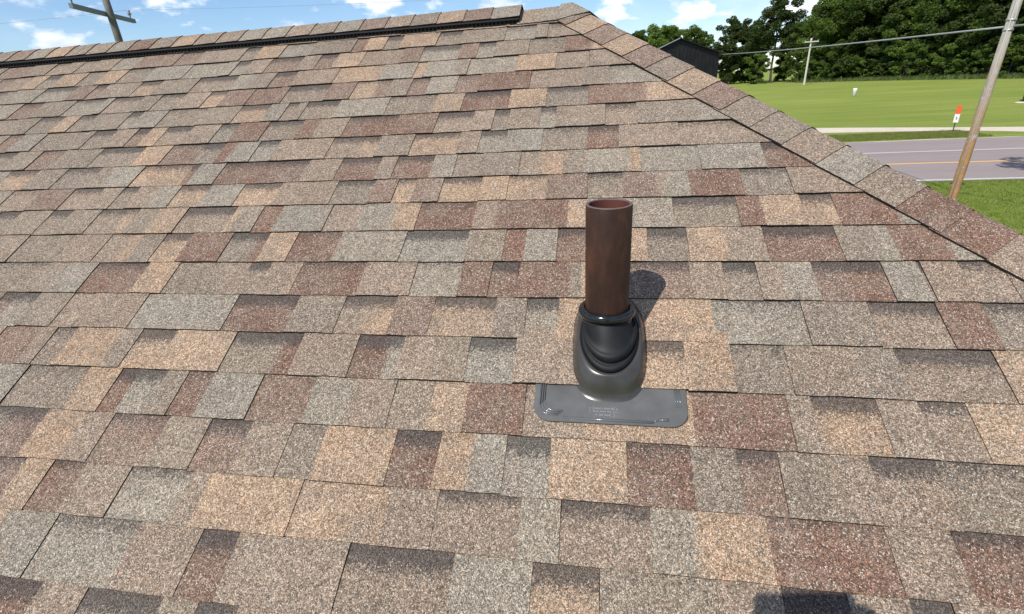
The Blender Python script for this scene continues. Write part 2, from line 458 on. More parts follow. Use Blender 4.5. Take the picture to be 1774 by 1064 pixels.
EXPO = .1435
def make_shingle_mesh(pieces, name='shingle'):
    """pieces: list of (stops, u1, v0, v1, w0, drop, gap); each becomes a slab with granule top and black cut edges"""
    V, F, MI, CLR = [], [], [], []
    for stops, u1, v0, v1, w0, drop, band, skew, warp in pieces:
        u0 = stops[0][0]
        # cut list along u: colour stops with a short blend
        cuts = [(u0, stops[0][1])]
        for (us, c), (_, cprev) in zip(stops[1:], stops[:-1]):
            cuts += [(us - .012, cprev), (us + .012, c)]
        cuts.append((u1, stops[-1][1]))
        cuts.sort(key=lambda t: t[0])
        fine_ = []                       # extra cuts so that the butt edge can wander
        for (ua, ca), (ub, cb) in zip(cuts[:-1], cuts[1:]):
            m_ = max(1, int((ub - ua) / .05))
            for j in range(m_):
                f_ = j / m_; fine_.append((ua + (ub - ua) * f_, tuple(ca[i_] + (cb[i_] - ca[i_]) * f_ for i_ in range(3))))
        cuts = fine_ + [cuts[-1]]
        ph = v0 * 91.7 + stops[0][1][0] * 50
        jv = lambda u: .0009 * math.sin(u * 61 + ph) + .0006 * math.sin(u * 143 + ph * 1.7)
        jw = lambda u: .0005 * math.sin(u * 37 + ph * 2.1)
        def RR(q, w):
            k_ = max(0.0, 1 - (q[1] - v0) / .05)
            return R(q[0] + skew * (q[1] - v0), q[1] + jv(q[0]) * k_, w + (jw(q[0]) * k_ if w > 0 else 0))
        vv = [v0, v0 + (v1 - v0) * .5, v1]
        rgt = lambda q: hip_u(q[1]) - .012 - q[0]
        lft = lambda q: q[0] - (UL - (ridge_v(UL) - q[1]) * HIPK + .012)
        for i in range(len(cuts) - 1):
            (ua, ca), (ub, cb) = cuts[i], cuts[i + 1]
            if ub - ua < 1e-4: continue
            first, last = i == 0, i == len(cuts) - 2
            poly = clip(clip(clip([(ua, v0), (ub, v0), (ub, v1), (ua, v1)], rgt), lft), lambda q: ridge_v(q[0]) - .006 - q[1])
            if len(poly) < 3: continue
            def W(q):
                t = (q[1] - v0) / EXPO
                return w0 - drop * t + warp * (q[0] - u0)
            n = len(V)
            top = [RR(q, W(q)) for q in poly]
            V.extend(top)
            F.append(tuple(range(n, n + len(poly)))); MI.append(0)
            for q in poly:
                t = (q[0] - ua) / (ub - ua)
                cc = [ca[j] + (cb[j] - ca[j]) * t for j in range(3)]
                bv = band * max(0.0, 1.0 - (v0 + EXPO - q[1]) / .062) if band > 0 else 0.0
                CLR.append((*cc, bv))
            # split the top so the dark band has its own rows of vertices
            if band > 0 and len(poly) == 4 and all(abs(q[0] - e[0]) < 1e-9 and abs(q[1] - e[1]) < 1e-9 for q, e in zip(poly, [(ua, v0), (ub, v0), (ub, v1), (ua, v1)])):
                F.pop(); MI.pop(); CLR = CLR[:-4]
                V[n:] = []
                rows = [v0, v0 + EXPO - .078, v0 + EXPO - .034, v0 + EXPO + .001, v1]
                bvs = [0, 0, .62, 1.0, 1.0]
                for vr in rows:
                    for (uu) in (ua, ub):
                        V.append(RR((uu, vr), W((uu, vr))))
                for r_ in range(4):
                    F.append((n + 2 * r_, n + 2 * r_ + 1, n + 2 * r_ + 3, n + 2 * r_ + 2)); MI.append(0)
                    for (cc, bb) in ((ca, bvs[r_]), (cb, bvs[r_]), (cb, bvs[r_ + 1]), (ca, bvs[r_ + 1])):
                        CLR.append((*cc, bb * band))
            # skirts: butt edge and the two side cuts
            for j in range(len(poly)):
                q, r2 = poly[j], poly[(j + 1) % len(poly)]
                butt = abs(q[1] - v0) < 1e-6 and abs(r2[1] - v0) < 1e-6
                ls = abs(q[0] - ua) < 1e-6 and abs(r2[0] - ua) < 1e-6 and first
                rs = abs(q[0] - ub) < 1e-6 and abs(r2[0] - ub) < 1e-6 and last
                if not (butt or ls or rs): continue
                n2 = len(V)
                V.extend([RR(q, W(q)), RR(q, -.002), RR(r2, -.002), RR(r2, W(r2))])
                F.append((n2, n2 + 1, n2 + 2, n2 + 3)); MI.append(1)
                CLR.extend([(*ca, 0)] * 4)
    me = bpy.data.meshes.new(name)
    me.from_pydata([tuple(v) for v in V], [], F)
    me.polygons.foreach_set('material_index', MI)
    at = me.color_attributes.new('tint', 'FLOAT_COLOR', 'CORNER')
    at.data.foreach_set('color', [x for c in CLR for x in c])
    me.update()
    return me

def jit(c, a=.06):
    k = 1 + rng.uniform(-a, a); h = rng.uniform(-.02, .02)
    return (c[0] * k * (1 + h), c[1] * k, c[2] * k * (1 - h))

TEETH = 'gkpptmkgrptk'
def random_row(u0, u1, rr):
    """an invented stretch of course, for the roof outside the picture"""
    out = []; u = u0; t = rr.random() < .5
    while u < u1:
        out.append((u, 'T' if t else 'G', rr.choice(TEETH)))
        u += rr.uniform(.07, .26); t = not t
    return out

visible, hidden = [], []          # pieces inside and outside the picture
vb = {k: v for k, v, _ in COURSES}
for k in range(19, 40): vb[k] = vb[18] - (k - 18) * .1435
vb[-2] = vb[-1] + .1435
for k in sorted(vb):
    v0 = vb[k]
    if v0 < VE - .02: break
    v1 = (vb[k - 1] if k - 1 in vb else v0 + .1) + .035
    row = []
    spec = [s for kk, _, s in COURSES if kk == k]
    if spec:
        for tok in spec[0].split():
            row.append((int(tok[:-2]) / 1000., tok[-2], tok[-1]))
    rr = random.Random(100 + k)
    if not row:
        rows = [(r_, False) for r_ in random_row(UL - 4.5, hip_u(v0), rr)]
    else:
        left = [(r_, False) for r_ in random_row(UL - 4.5, row[0][0] - .06, rr)]
        right = [(r_, False) for r_ in random_row(row[-1][0] + .2, hip_u(v0), rr)] if k >= 11 else []
        rows = left + [(r_, True) for r_ in row] + right
    i = 0
    while i < len(rows):
        (u, t, c), vis = rows[i]
        stops = [(u, jit(BLEND[c]))]
        j = i + 1
        while j < len(rows) and rows[j][0][1] == 'c':
            stops.append((rows[j][0][0], jit(BLEND[rows[j][0][2]]))); j += 1
        u1 = rows[j][0][0] if j < len(rows) else max(u + .3, hip_u(v0) + .1)
        i = j
        gap = t == 'G'
        w0 = (.0054 if gap else .0082) + rng.uniform(-.0006, .0006)
        if k in (13,) and u1 > -.20 and u < .26: w0 += .0045
        dv_ = rng.uniform(-.0014, .0014)
        pc = (stops, u1, v0 + dv_, v1, w0, .0056, (rng.choice((.35, .6, .8, .95, 1.05, 1.12)) * rng.uniform(.9, 1.05) if gap else 0.0), rng.uniform(-.012, .012), rng.uniform(-.0015, .0015))
        cu, cv = (u + min(u1, hip_u(v0))) / 2, v0 + .07
        d2 = cu * cu + cv * cv + 1.45
        inpic = vis and (cv < 3)
        area = (u1 - u) * EXPO / (d2 ** 1.5)
        (visible if inpic else hidden).append((area, pc))
visible.sort(key=lambda z: -z[0])
for a_, pc in visible[:300]:
    link('shingle', make_shingle_mesh([pc]), [MAT_SHINGLE, MAT_EDGE], roof)
rest = link('small_shingles', make_shingle_mesh([pc for _, pc in visible[300:]], 'small_shingles'), [MAT_SHINGLE, MAT_EDGE], roof)
tag(rest, kind='stuff')
rest = link('outlying_shingles', make_shingle_mesh([pc for _, pc in hidden], 'outlying_shingles'), [MAT_SHINGLE, MAT_EDGE], roof)
tag(rest, kind='stuff')

# shingles of the side and back slopes (turned away from the picture)
def turned_slopes():
    V, F, C_ = [], [], []
    def strip(P, cc):
        n = len(V); V.extend(P); F.append((n, n + 1, n + 2, n + 3)); C_.extend([(*cc, 0)] * 4)
    rr = random.Random(77)
    nrow = int((VR - VE) / EXPO)
    for k in range(nrow):
        s0, s1 = k * EXPO, (k + 1) * EXPO + .02       # up from the eave
        f0_, f1_ = s0 / (VR - VE), min(1, s1 / (VR - VE))
        for slope in ('side', 'back'):
            def P(t, f, w):
                if slope == 'side':
                    A = Vector((uE, YE, ZE)).lerp(Vector((UR, YR, ZR)), f); B = Vector((uE, 2 * YR - YE, ZE)).lerp(Vector((UR, YR, ZR)), f)
                    nrm = Vector((SA, 0, HIPK)).normalized()
                    y = YE + t
                    if y < A.y or y > B.y: y = min(max(y, A.y), B.y)
                    return Vector((A.x, y, A.z)) + nrm * w
                A = Vector((uEl, 2 * YR - YE, ZE)).lerp(Vector((UL, ridge_v(UL) * CA, Z0 + ridge_v(UL) * SA)), f); B = Vector((uE, 2 * YR - YE, ZE)).lerp(Vector((UR, YR, ZR)), f)
                x = min(max(uEl + t, A.x), B.x)
                return Vector((x, A.y, A.z)) + Vector((0, SA, CA)) * w
            t = 0; end = (2 * (YR - YE)) if slope == 'side' else (uE - uEl)
            while t < end:
                d = rr.uniform(.1, .3); w = rr.choice((.005, .009)); cc = BLEND[rr.choice(TEETH)]
                q = [P(t, f0_, w), P(t + d, f0_, w), P(t + d, f1_, w - .005), P(t, f1_, w - .005)]
                if (q[0] - q[1]).length > .01 or (q[2] - q[3]).length > .01:
                    strip(q, cc)
                t += d
    me = bpy.data.meshes.new('far_slope_shingles')
    me.from_pydata([tuple(v) for v in V], [], F)
    at = me.color_attributes.new('tint', 'FLOAT_COLOR', 'CORNER'); at.data.foreach_set('color', [x for c in C_ for x in c])
    me.update()
    tag(link('far_slope_shingles', me, [MAT_SHINGLE, MAT_EDGE], roof), kind='stuff')
turned_slopes()

# ------------------------------------------------------------------ ridge vent and cap shingles
def cap_mesh(frame, s0, s1, flapL, flapR, lift0, lift1, thick, c0, name, rad=.03):
    """a cap shingle bent over a crest. frame(s, side distance d, lift) -> world; d<0 near slope, d>0 far slope"""
    ds = [-flapL, -flapL * .55, -rad, -rad * .4, 0, rad * .4, rad, flapR * .55, flapR]
    V, F, MI = [], [], []
    def ring(s, lf):
        return [frame(s, d, lf - (.35 * max(0, 1 - abs(d) / rad) * rad * .35)) for d in ds]
    k = len(ds)
    A, B = ring(s0, lift0), ring(s1, lift1)
    A2, B2 = ring(s0, lift0 - thick), ring(s1, lift1 - thick)
    V = A + B + A2 + B2
    for j in range(k - 1):
        F.append((j, j + 1, k + j + 1, k + j)); MI.append(0)
        F.append((2 * k + j + 1, 2 * k + j, 3 * k + j, 3 * k + j + 1)); MI.append(1)
        F.append((j + 1, j, 2 * k + j, 2 * k + j + 1)); MI.append(1)
        F.append((k + j, k + j + 1, 3 * k + j + 1, 3 * k + j)); MI.append(1)
    F.append((0, k, 3 * k, 2 * k)); MI.append(1)
    F.append((k - 1, 3 * k - 1, 4 * k - 1, 2 * k - 1)); MI.append(1)
    me = bpy.data.meshes.new(name); me.from_pydata([tuple(v) for v in V], [], F)
    me.polygons.foreach_set('material_index', MI)
    at = me.color_attributes.new('tint', 'FLOAT_COLOR', 'CORNER')
    at.data.foreach_set('color', [x for _ in me.loops for x in (*c0, 0)])
    me.update()
    b = bmesh.new(); b.from_mesh(me); bmesh.ops.recalc_face_normals(b, faces=b.faces); b.to_mesh(me); b.free()
    return me

UPN = Vector((0, -SA, CA))
def ridge_frame(s, d, lf):
    base = Vector((s, ridge_v(s) * CA, Z0 + ridge_v(s) * SA))
    if d <= 0: return base + Vector((0, CA, SA)) * d + (Vector((0, -SA, CA)) if d < 0 else Vector((0, 0, 1))) * lf
    return base + Vector((0, CA, -SA)) * d + Vector((0, SA, CA)) * lf

# the vent: a black louvred plastic strip on both sides of the ridge, in sections
VENT_END = -.415
def vent_section(x0, x1):
    b = MB()
    for sd in (-1, 1):
        def Q(x, d, lf): return ridge_frame(x, sd * d, lf)
        prof = [(.0, .028), (.130, .028), (.137, .025), (.137, .020), (.129, .018), (.129, .004), (.139, .004), (.139, .0090), (.146, .0090), (.146, .000)]
        b.loops([[Q(x0, d, l_) for d, l_ in prof], [Q(x1, d, l_) for d, l_ in prof]], closed=False)
        for xe in (x0, x1):
            b.poly([Q(xe, .0, .028), Q(xe, .130, .028), Q(xe, .137, .025), Q(xe, .137, .020), Q(xe, .129, .018), Q(xe, .129, .0), Q(xe, .0, .0)])
        n = int((x1 - x0) / .021)
        for i in range(n):                      # louvre ribs
            xa = x0 + (i + .25) * (x1 - x0) / n; xb = xa + .008
            pts = [Q(x, d, l_) for x in (xa, xb) for d, l_ in ((.128, .020), (.136, .020), (.141, .0085), (.128, .0085))]
            b.poly(pts[:4]); b.poly(pts[4:]); 
            for j in range(4):
                b.poly([pts[j], pts[(j + 1) % 4], pts[4 + (j + 1) % 4], pts[4 + j]])
    return b
x = VENT_END
vent_xs = [VENT_END]
while vent_xs[-1] > UL + .3: vent_xs.append(max(UL + .2, vent_xs[-1] - 1.22))
for xa, xb in zip(vent_xs[:-1], vent_xs[1:]):
    vent_section(xb + .001, xa).build('ridge_vent', MAT_VENT, roof)
# caps on the vent: seams every 143 mm, butts towards the left
cap_tints = 'gktgkpmkgtkgptkrgpktgmkpgtkkrgptkgm'
CAPV = {}
s = VENT_END + .004; i = 0
while s > UL + .25:
    c = 'g' if i == 0 else cap_tints[i % len(cap_tints)]
    c = {0: 'g', 1: 'm', 2: 't', 3: 'k', 4: 'p', 5: 'm', 6: 'g', 7: 'k', 8: 'p', 9: 'g', 10: 'g', 11: 'p'}.get(i, c)
    me = cap_mesh(ridge_frame, s, s - .175, .124, .124, .0370, .0322, .0035, jit(BLEND[c]), 'ridge_cap_shingle')
    link('ridge_cap_shingle', me, [MAT_SHINGLE, MAT_EDGE], roof)
    s -= .1435 if i else .150
    i += 1
# three caps on the bare ridge between vent and hip
for (s0, s1, l0, c) in ((-.395, -.58, .012, 'p'), (-.268, -.43, .016, 'g')):
    link('ridge_cap_shingle', cap_mesh(ridge_frame, s0 + .13, s0 - .03, .150, .150, l0, l0 - .003, .004, jit(BLEND[c]), 'ridge_cap_shingle'), [MAT_SHINGLE, MAT_EDGE], roof)

HD = (R(hip_u(0), 0) - R(hip_u(1), 1)); HLEN = HD.length; HD.normalize()   # down the hip
NSIDE = Vector((SA, 0, HIPK)).normalized()
SD_F = UPN.cross(HD).normalized()
if SD_F.x > 0: SD_F = -SD_F                                    # on the front slope, away from the hip
SD_S = NSIDE.cross(HD).normalized()
if SD_S.y < 0: SD_S = -SD_S                                    # on the side slope, away from the hip
RIDGE_END = Vector((UR, YR, ZR))
def hip_frame(s, d, lf):
    base = RIDGE_END + HD * s
    if d < 0: return base + SD_F * (-d) + UPN * lf
    if d == 0: return base + (UPN + NSIDE).normalized() * lf
    return base + SD_S * d + NSIDE * lf
# seam positions down the hip, and the granule blend of each cap below its seam
HIP_SEAMS = [.02, .150, .285, .428, .572, .718, .853, .995, 1.138, 1.280, 1.420, 1.560, 1.700, 1.838, 1.975, 2.105, 2.245]
HIP_C = 'mtmtmktmkkpgprrpg'
hs = [(HIP_SEAMS[i], HIP_C[i]) for i in range(len(HIP_SEAMS))]
sd = HIP_SEAMS[-1]
while sd < (VR - VE) * HLEN - .1:
    sd += .1415; hs.append((sd, rng.choice(TEETH)))
for i, (s0, c) in enumerate(hs):
    s1 = (hs[i + 1][0] if i + 1 < len(hs) else s0 + .14)
    ec = jit(BLEND[c])
    me = cap_mesh(hip_frame, s1 + rng.uniform(-.003, .003), s0 - .03, .152 + rng.uniform(-.002, .002), min(.15, max(.02, (s0 - .03) * .8)), .0150 + rng.uniform(-.0008, .0008), .0105, .0060, ec, 'hip_cap_shingle')
    link('hip_cap_shingle', me, [MAT_SHINGLE, MAT_EDGE], roof)
# the cap that closes the peak where ridge and hip meet
def peak_cap():
    b = MB()
    e = RIDGE_END
    top0 = ridge_frame(UR - .06, 0, .020); topc = e + Vector((0, 0, .022))
    near0 = ridge_frame(UR - .07, -.155, .018); near1 = R(-.150, 2.650, .019)
    hip1 = hip_frame(.135, 0, .021); far1 = hip_frame(.12, .15, .019)
    far0 = ridge_frame(UR - .06, .15, .018)
    fr = [(near0, near1, hip1, topc, top0), (top0, topc, far0), (topc, hip1, far1, far0)]
    for f in fr: b.poly(f)
    dn = Vector((0, 0, -.007))
    rim = [near0, near1, hip1, far1, far0, top0]
    for p, q in zip(rim[:-1], rim[1:]): b.poly([p, q, q + dn, p + dn], 1)
    b.poly([top0, near0, near0 + dn, top0 + dn], 1)
    me = b.mesh('peak_cap_shingle')
    at = me.color_attributes.new('tint', 'FLOAT_COLOR', 'CORNER'); cc = BLEND['g']
    at.data.foreach_set('color', [x for _ in me.loops for x in (*cc, 0)])
    link('peak_cap_shingle', me, [MAT_SHINGLE, MAT_EDGE], roof)
peak_cap()

# ------------------------------------------------------------------ plumbing vent pipe with its boot and flashing
def m_pipe():
    s = NT('brown_painted_pipe'); p = s.obj()
    mp = s.n('ShaderNodeMapping'); mp.inputs['Scale'].default_value = (9, 9, 4.5); s.l(p, mp.inputs['Vector'])
    n = s.noise(mp.outputs[0], 1.6, 6, .68); n2 = s.noise(p, 180, 2)
    c = s.ramp(n, [(.28, (.018, .0095, .0085)), (.48, (.038, .0165, .0115)), (.62, (.070, .029, .016)), (.8, (.105, .044, .021))])
    s.bump(n2, .12, .002)
    return s.set(c, s.mr(n, .3, .7, .5, .68), spec=.3)
MAT_PIPE = m_pipe()
MAT_PIPE_RIM = m_plain('pipe_cut_rim', (.115, .075, .068), .6)
MAT_PIPE_IN = m_plain('pipe_inside', (.10, .030, .020), .6)
def m_rubber():
    s = NT('black_rubber'); n = s.noise(s.obj(), 30, 4, .6)
    c = s.ramp(n, [(.3, (.0045, .005, .006)), (.7, (.009, .010, .012))])
    return s.set(c, s.mr(n, .3, .7, .50, .66), spec=.28)
MAT_RUBBER = m_rubber()
def m_gloss():
    s = NT('collar_rubber_gloss'); return s.set((.008, .009, .010), .14, spec=.6)
MAT_GLOSS = m_gloss()
def m_flash():
    s = NT('grey_flashing_plastic'); n = s.noise(s.obj(), 14, 4, .6); n2 = s.noise(s.obj(), 300, 2)
    c = s.ramp(n, [(.3, (.080, .079, .077)), (.7, (.108, .107, .104))])
    s.bump(n2, .05, .001)
    return s.set(c, s.mr(n, .3, .7, .32, .46), spec=.45)
MAT_FLASH = m_flash()

def m_cone():
    s = NT('dark_flashing_cone'); n = s.noise(s.obj(), 14, 4, .6)
    return s.set(s.ramp(n, [(.3, (.036, .0335, .031)), (.7, (.052, .049, .046))]), s.mr(n, .3, .7, .24, .32), spec=.5)
MAT_CONE = m_cone()
def m_rib():
    s = NT('flashing_rib_polished'); return s.set((.10, .105, .11), .16, spec=.75)
MAT_RIB = m_rib()
MAT_MARKS = m_plain('moulding_glint_tone', (.24, .245, .25), .25)  # paler than the plate: sun glints on the raised marks put into colour
VENT_U = .0235
vent = empty('plumbing_vent', R(VENT_U, .7335, 0))
tag(vent, 'brown vent pipe in a black rubber boot with grey flashing plate on the shingles', 'vent pipe')
VO = vent.location
def PV(u, v, w): return R(u, v, w) - VO
def axis(s): return (VENT_U, .7335 + SA * s, CA * s)
BOOT_U = VENT_U + .008
def loop(cv, w, ru, rv, tilt=0., seg=56, cu=VENT_U + .008):
    out = []
    for j in range(seg):
        q = 2 * math.pi * j / seg
        out.append(PV(cu + ru * math.cos(q), cv + rv * math.sin(q) * math.cos(tilt), w - rv * math.sin(q) * math.sin(tilt)))
    return out
def aloop(s, r, seg=56):
    u, v, w = axis(s)
    return loop(v, w, r, r, PITCH, seg, u)
# pipe: outside, rim and bore
b = MB()
b.loops([aloop(-.02, .0565), aloop(.10, .0568), aloop(.25, .0568), aloop(.397, .0568), aloop(.3985, .0563)])
b.loops([aloop(.3985, .0563), aloop(.400, .0555), aloop(.400, .0500), aloop(.3985, .0492)], mi=1)
b.loops([aloop(.3985, .0492), aloop(.36, .0488), aloop(.0, .0488)], cap1=True, mi=2)
b.build('pipe', [MAT_PIPE, MAT_PIPE_RIM, MAT_PIPE_IN], vent, True)
# a coupling ledge inside the bore
b = MB(); b.loops([aloop(.372, .0485), aloop(.374, .0440), aloop(.366, .0436), aloop(.30, .0436)])
b.build('pipe_lining', MAT_PIPE_IN, vent, True)
# flashing plate and its cone
def plate_w(v): return .0108 - (v - .505) * .035 if v < .62 else .0068 - (v - .62) * .05
pl_u0, pl_u1, pl_v0, pl_v1 = -.160, .222, .508, .74
def plate_outline(inset, rad):
    pts = []
    u0, u1, v0, v1 = pl_u0 + inset, pl_u1 - inset, pl_v0 + inset, pl_v1
    r = rad - inset
    for cx_, cy_, a0 in ((u0 + r, v0 + r, math.pi), (u1 - r, v0 + r, 1.5 * math.pi)):
        for j in range(9):
            q = a0 + j * math.pi / 16
            pts.append((cx_ + r * math.cos(q), cy_ + r * math.sin(q)))
    pts += [(u1, .60), (u1, .66), (u1, v1), (u0, v1), (u0, .66), (u0, .60)]
    return pts
b = MB()
ol = plate_outline(0, .042)
tilt_v = lambda u, v: v - .012 * (u - VENT_U) / .19 * 0
top = [PV(u, v, plate_w(v)) for u, v in ol]
bot = [PV(u, v, plate_w(v) - .0030) for u, v in ol]
# fan rows so the plate can bend
b.loops([bot, top])
ctr = PV(VENT_U, .60, plate_w(.60))
n0 = len(b.v)
for j in range(len(top)):
    b.poly([top[j], top[(j + 1) % len(top)], ctr])
fl = b.build('flashing', MAT_FLASH, vent)
b = MB()
def sloop(cv, w, ru, rv, ex=2.9, seg=72):
    out = []
    for j_ in range(seg):
        q = 2 * math.pi * j_ / seg; c_, s_ = math.cos(q), math.sin(q)
        k_ = (abs(c_) ** ex + abs(s_) ** ex) ** (-1 / ex)
        vv_ = cv + rv * s_ * k_
        out.append(PV(BOOT_U + ru * c_ * k_, vv_, w))
    return out
b.loops([sloop(.737, .0072, .0990, .176), sloop(.737, .0086, .0985, .170), sloop(.737, .0105, .0975, .1640), sloop(.737, .0140, .0965, .1580), sloop(.738, .020, .0950, .153), sloop(.739, .028, .0930, .148),
         sloop(.740, .040, .0895, .139), sloop(.741, .050, .0850, .129, 2.5), sloop(.741, .0545, .0820, .1245, 2.25), sloop(.741, .0556, .0800, .1220, 2.0), sloop(.741, .0545, .0770, .116, 2.0), sloop(.741, .046, .074, .111, 2.0)])
b.build('flashing_cone', MAT_CONE, vent, True)
# raised ribs pressed into the plate
def rib(pts, r, nm='pressed_rib'):
    bb = MB(); bb.tube([PV(u, v, plate_w(v) + .0003) for u, v in pts], r, 6)
    bb.build(nm, MAT_RIB, fl_dummy, True)
fl_dummy = vent
def corner(u, v, r, a0, a1, n=8): return [(u + r * math.cos(a0 + (a1 - a0) * j / n), v + r * math.sin(a0 + (a1 - a0) * j / n)) for j in range(n + 1)]
for i, dr in enumerate((0, .0055, .011)):
    u0, v0, r = pl_u0 + .016 + dr, pl_v0 + .018 + dr, .026
    rib([(u0, .612), (u0, v0 + r)] + corner(u0 + r, v0 + r, r, math.pi, 1.5 * math.pi) + [(u0 + r + .022, v0)], .0024)
for i, dr in enumerate((0, .0055, .011)):
    u1 = pl_u1 - .016 - dr
    rib([(u1, .612), (u1, .560)], .0016)
rib([(-.082, pl_v0 + .010), (.138, pl_v0 + .009)], .0036)
rib([(.150, pl_v0 + .016), (.175, pl_v0 + .018)], .0042)
rib([(.140, pl_v0 + .010), (.150, pl_v0 + .016)], .0020)
# small raised moulding marks, three unreadable lines of them
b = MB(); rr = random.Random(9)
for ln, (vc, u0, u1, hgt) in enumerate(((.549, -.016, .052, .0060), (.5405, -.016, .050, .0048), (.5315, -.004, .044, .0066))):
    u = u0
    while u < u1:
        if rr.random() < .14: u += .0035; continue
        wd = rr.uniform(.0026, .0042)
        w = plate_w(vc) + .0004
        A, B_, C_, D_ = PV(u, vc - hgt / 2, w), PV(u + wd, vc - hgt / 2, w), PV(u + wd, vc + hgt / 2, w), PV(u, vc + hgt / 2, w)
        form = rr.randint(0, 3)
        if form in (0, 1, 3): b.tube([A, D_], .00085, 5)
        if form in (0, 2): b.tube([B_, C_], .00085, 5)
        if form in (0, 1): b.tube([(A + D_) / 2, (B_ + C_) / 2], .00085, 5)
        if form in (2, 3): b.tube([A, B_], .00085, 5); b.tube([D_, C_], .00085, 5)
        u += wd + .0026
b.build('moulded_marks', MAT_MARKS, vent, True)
# rubber boot: bellows on the cone, then a dome that rises to the collar
def interp(a, b_, t): return a + (b_ - a) * t
b = MB()
L_ = [loop(.741, .047, .0745, .112), loop(.741, .0560, .0755, .113), loop(.742, .0620, .0740, .110), loop(.743, .0645, .0700, .104), loop(.744, .0630, .0665, .100),
      loop(.745, .0640, .0640, .0960), loop(.746, .0700, .0690, .0985), loop(.747, .0765, .0705, .0985, .03), loop(.749, .0815, .0680, .0940, .05), loop(.750, .0810, .0635, .0885, .06),
      loop(.752, .0800, .0615, .0850, .08)]
u_, v_, w_ = axis(.112)
for t in (.12, .25, .4, .55, .7, .85, 1.0):
    bulge = math.sin(t * math.pi) * .006
    L_.append(loop(interp(.752, v_, t), interp(.080, w_, t ** .9), interp(.0605, .0575, t), interp(.085, .0575, t ** .6), interp(.08, PITCH, t), 56, interp(BOOT_U, VENT_U, t)))
b.loops(L_)
b.build('rubber_boot', MAT_RUBBER, vent, True)
b = MB()
b.loops([aloop(.102, .0600), aloop(.104, .0680), aloop(.109, .0738), aloop(.116, .0755), aloop(.123, .0735), aloop(.128, .0680), aloop(.1285, .0610), aloop(.1235, .0580), aloop(.119, .0565)])
b.build('collar_ring', MAT_GLOSS, vent, True)
b = MB()
b.loops([aloop(.088, .0600), aloop(.090, .0645), aloop(.095, .0668), aloop(.100, .0645), aloop(.102, .0605)])
b.build('collar_bead', MAT_GLOSS, vent, True)

# ------------------------------------------------------------------ poles, wires, barn, sign, marker
def m_wood():
    s = NT('weathered_pole_wood'); p = s.obj()
    mp = s.n('ShaderNodeMapping'); mp.inputs['Scale'].default_value = (1, 1, .07); s.l(p, mp.inputs['Vector'])
    n = s.noise(mp.outputs[0], 26, 5, .65); n2 = s.noise(p, 2.6, 5, .68)
    sp = s.n('ShaderNodeSeparateXYZ'); s.l(p, sp.inputs[0])
    c = s.ramp(n, [(.28, (.22, .20, .175)), (.5, (.42, .39, .35)), (.75, (.58, .55, .50))])
    rust = s.ramp(n2, [(.35, (.22, .09, .025)), (.7, (.46, .25, .09))])
    fac = s.m('MULTIPLY', s.mr(s.m('ADD', n2, s.m('MULTIPLY', n, .25)), .52, .60), s.mr(sp.outputs['Z'], 5.4, 2.2))
    c = s.mix(s.m('MULTIPLY', fac, .9), c, rust)
    s.bump(n, .5, .02)
    return s.set(c, .85, spec=.2)
MAT_POLE = m_wood()
MAT_POLE_GREY = m_plain('grey_pole_wood', (.13, .122, .108), .85, var=.3, scale=5)
MAT_STEEL = m_plain('galvanised_steel', (.42, .44, .45), .45, .6)
MAT_CABLE = m_plain('aerial_cable', (.30, .32, .31), .6)
MAT_THIN = m_plain('thin_line_wire', (.30, .34, .40), .6)
MAT_INSUL = m_plain('glazed_insulator', (.23, .22, .24), .3)

def pole_mesh(h, r0, r1, seg=16):
    b = MB(); rr = random.Random(int(h * 100))
    loops = []
    n = 14
    for i in range(n + 1):
        z = -.3 + (h + .3) * i / n; r = r0 + (r1 - r0) * i / n
        if i % 3 == 1 and i < 9: r *= 1.05
        loops.append([Vector(((r + rr.uniform(-.006, .006)) * math.cos(q), (r + rr.uniform(-.006, .006)) * math.sin(q), z)) for q in [2 * math.pi * j / seg for j in range(seg)]])
    b.loops(loops, False, True)
    return b
MAT_PALE_PIPE = m_plain('pale_conduit', (.33, .32, .30), .6)
# near pole on the verge beyond the house
rp = empty('utility_pole', (11.10, 17.5, 0)); rp.rotation_euler = (0, math.radians(1.7), 0)
tag(rp, 'tall weathered utility pole with rust-brown streaks near its foot beside the road', 'utility pole')
pole_mesh(7.5, .126, .102).build('pole', MAT_POLE, rp, True)
b = MB(); b.tube([(-.09, -.095, -.3), (-.08, -.09, 3.0), (-.065, -.085, 7.2)], .018, 8); b.build('conduit', MAT_PALE_PIPE, rp, True)
b = MB(); b.box((0, 0, 7.45), (.34, .34, .22)); b.build('pole_cap', MAT_STEEL, rp)
for zb in (5.35, 5.6):
    b = MB(); b.loops([[Vector(((.122) * math.cos(q), .122 * math.sin(q), zb + dz)) for q in [j * math.pi / 8 for j in range(16)]] for dz in (0, .05)], True, True)
    b.build('cable_band', MAT_STEEL, rp, True)

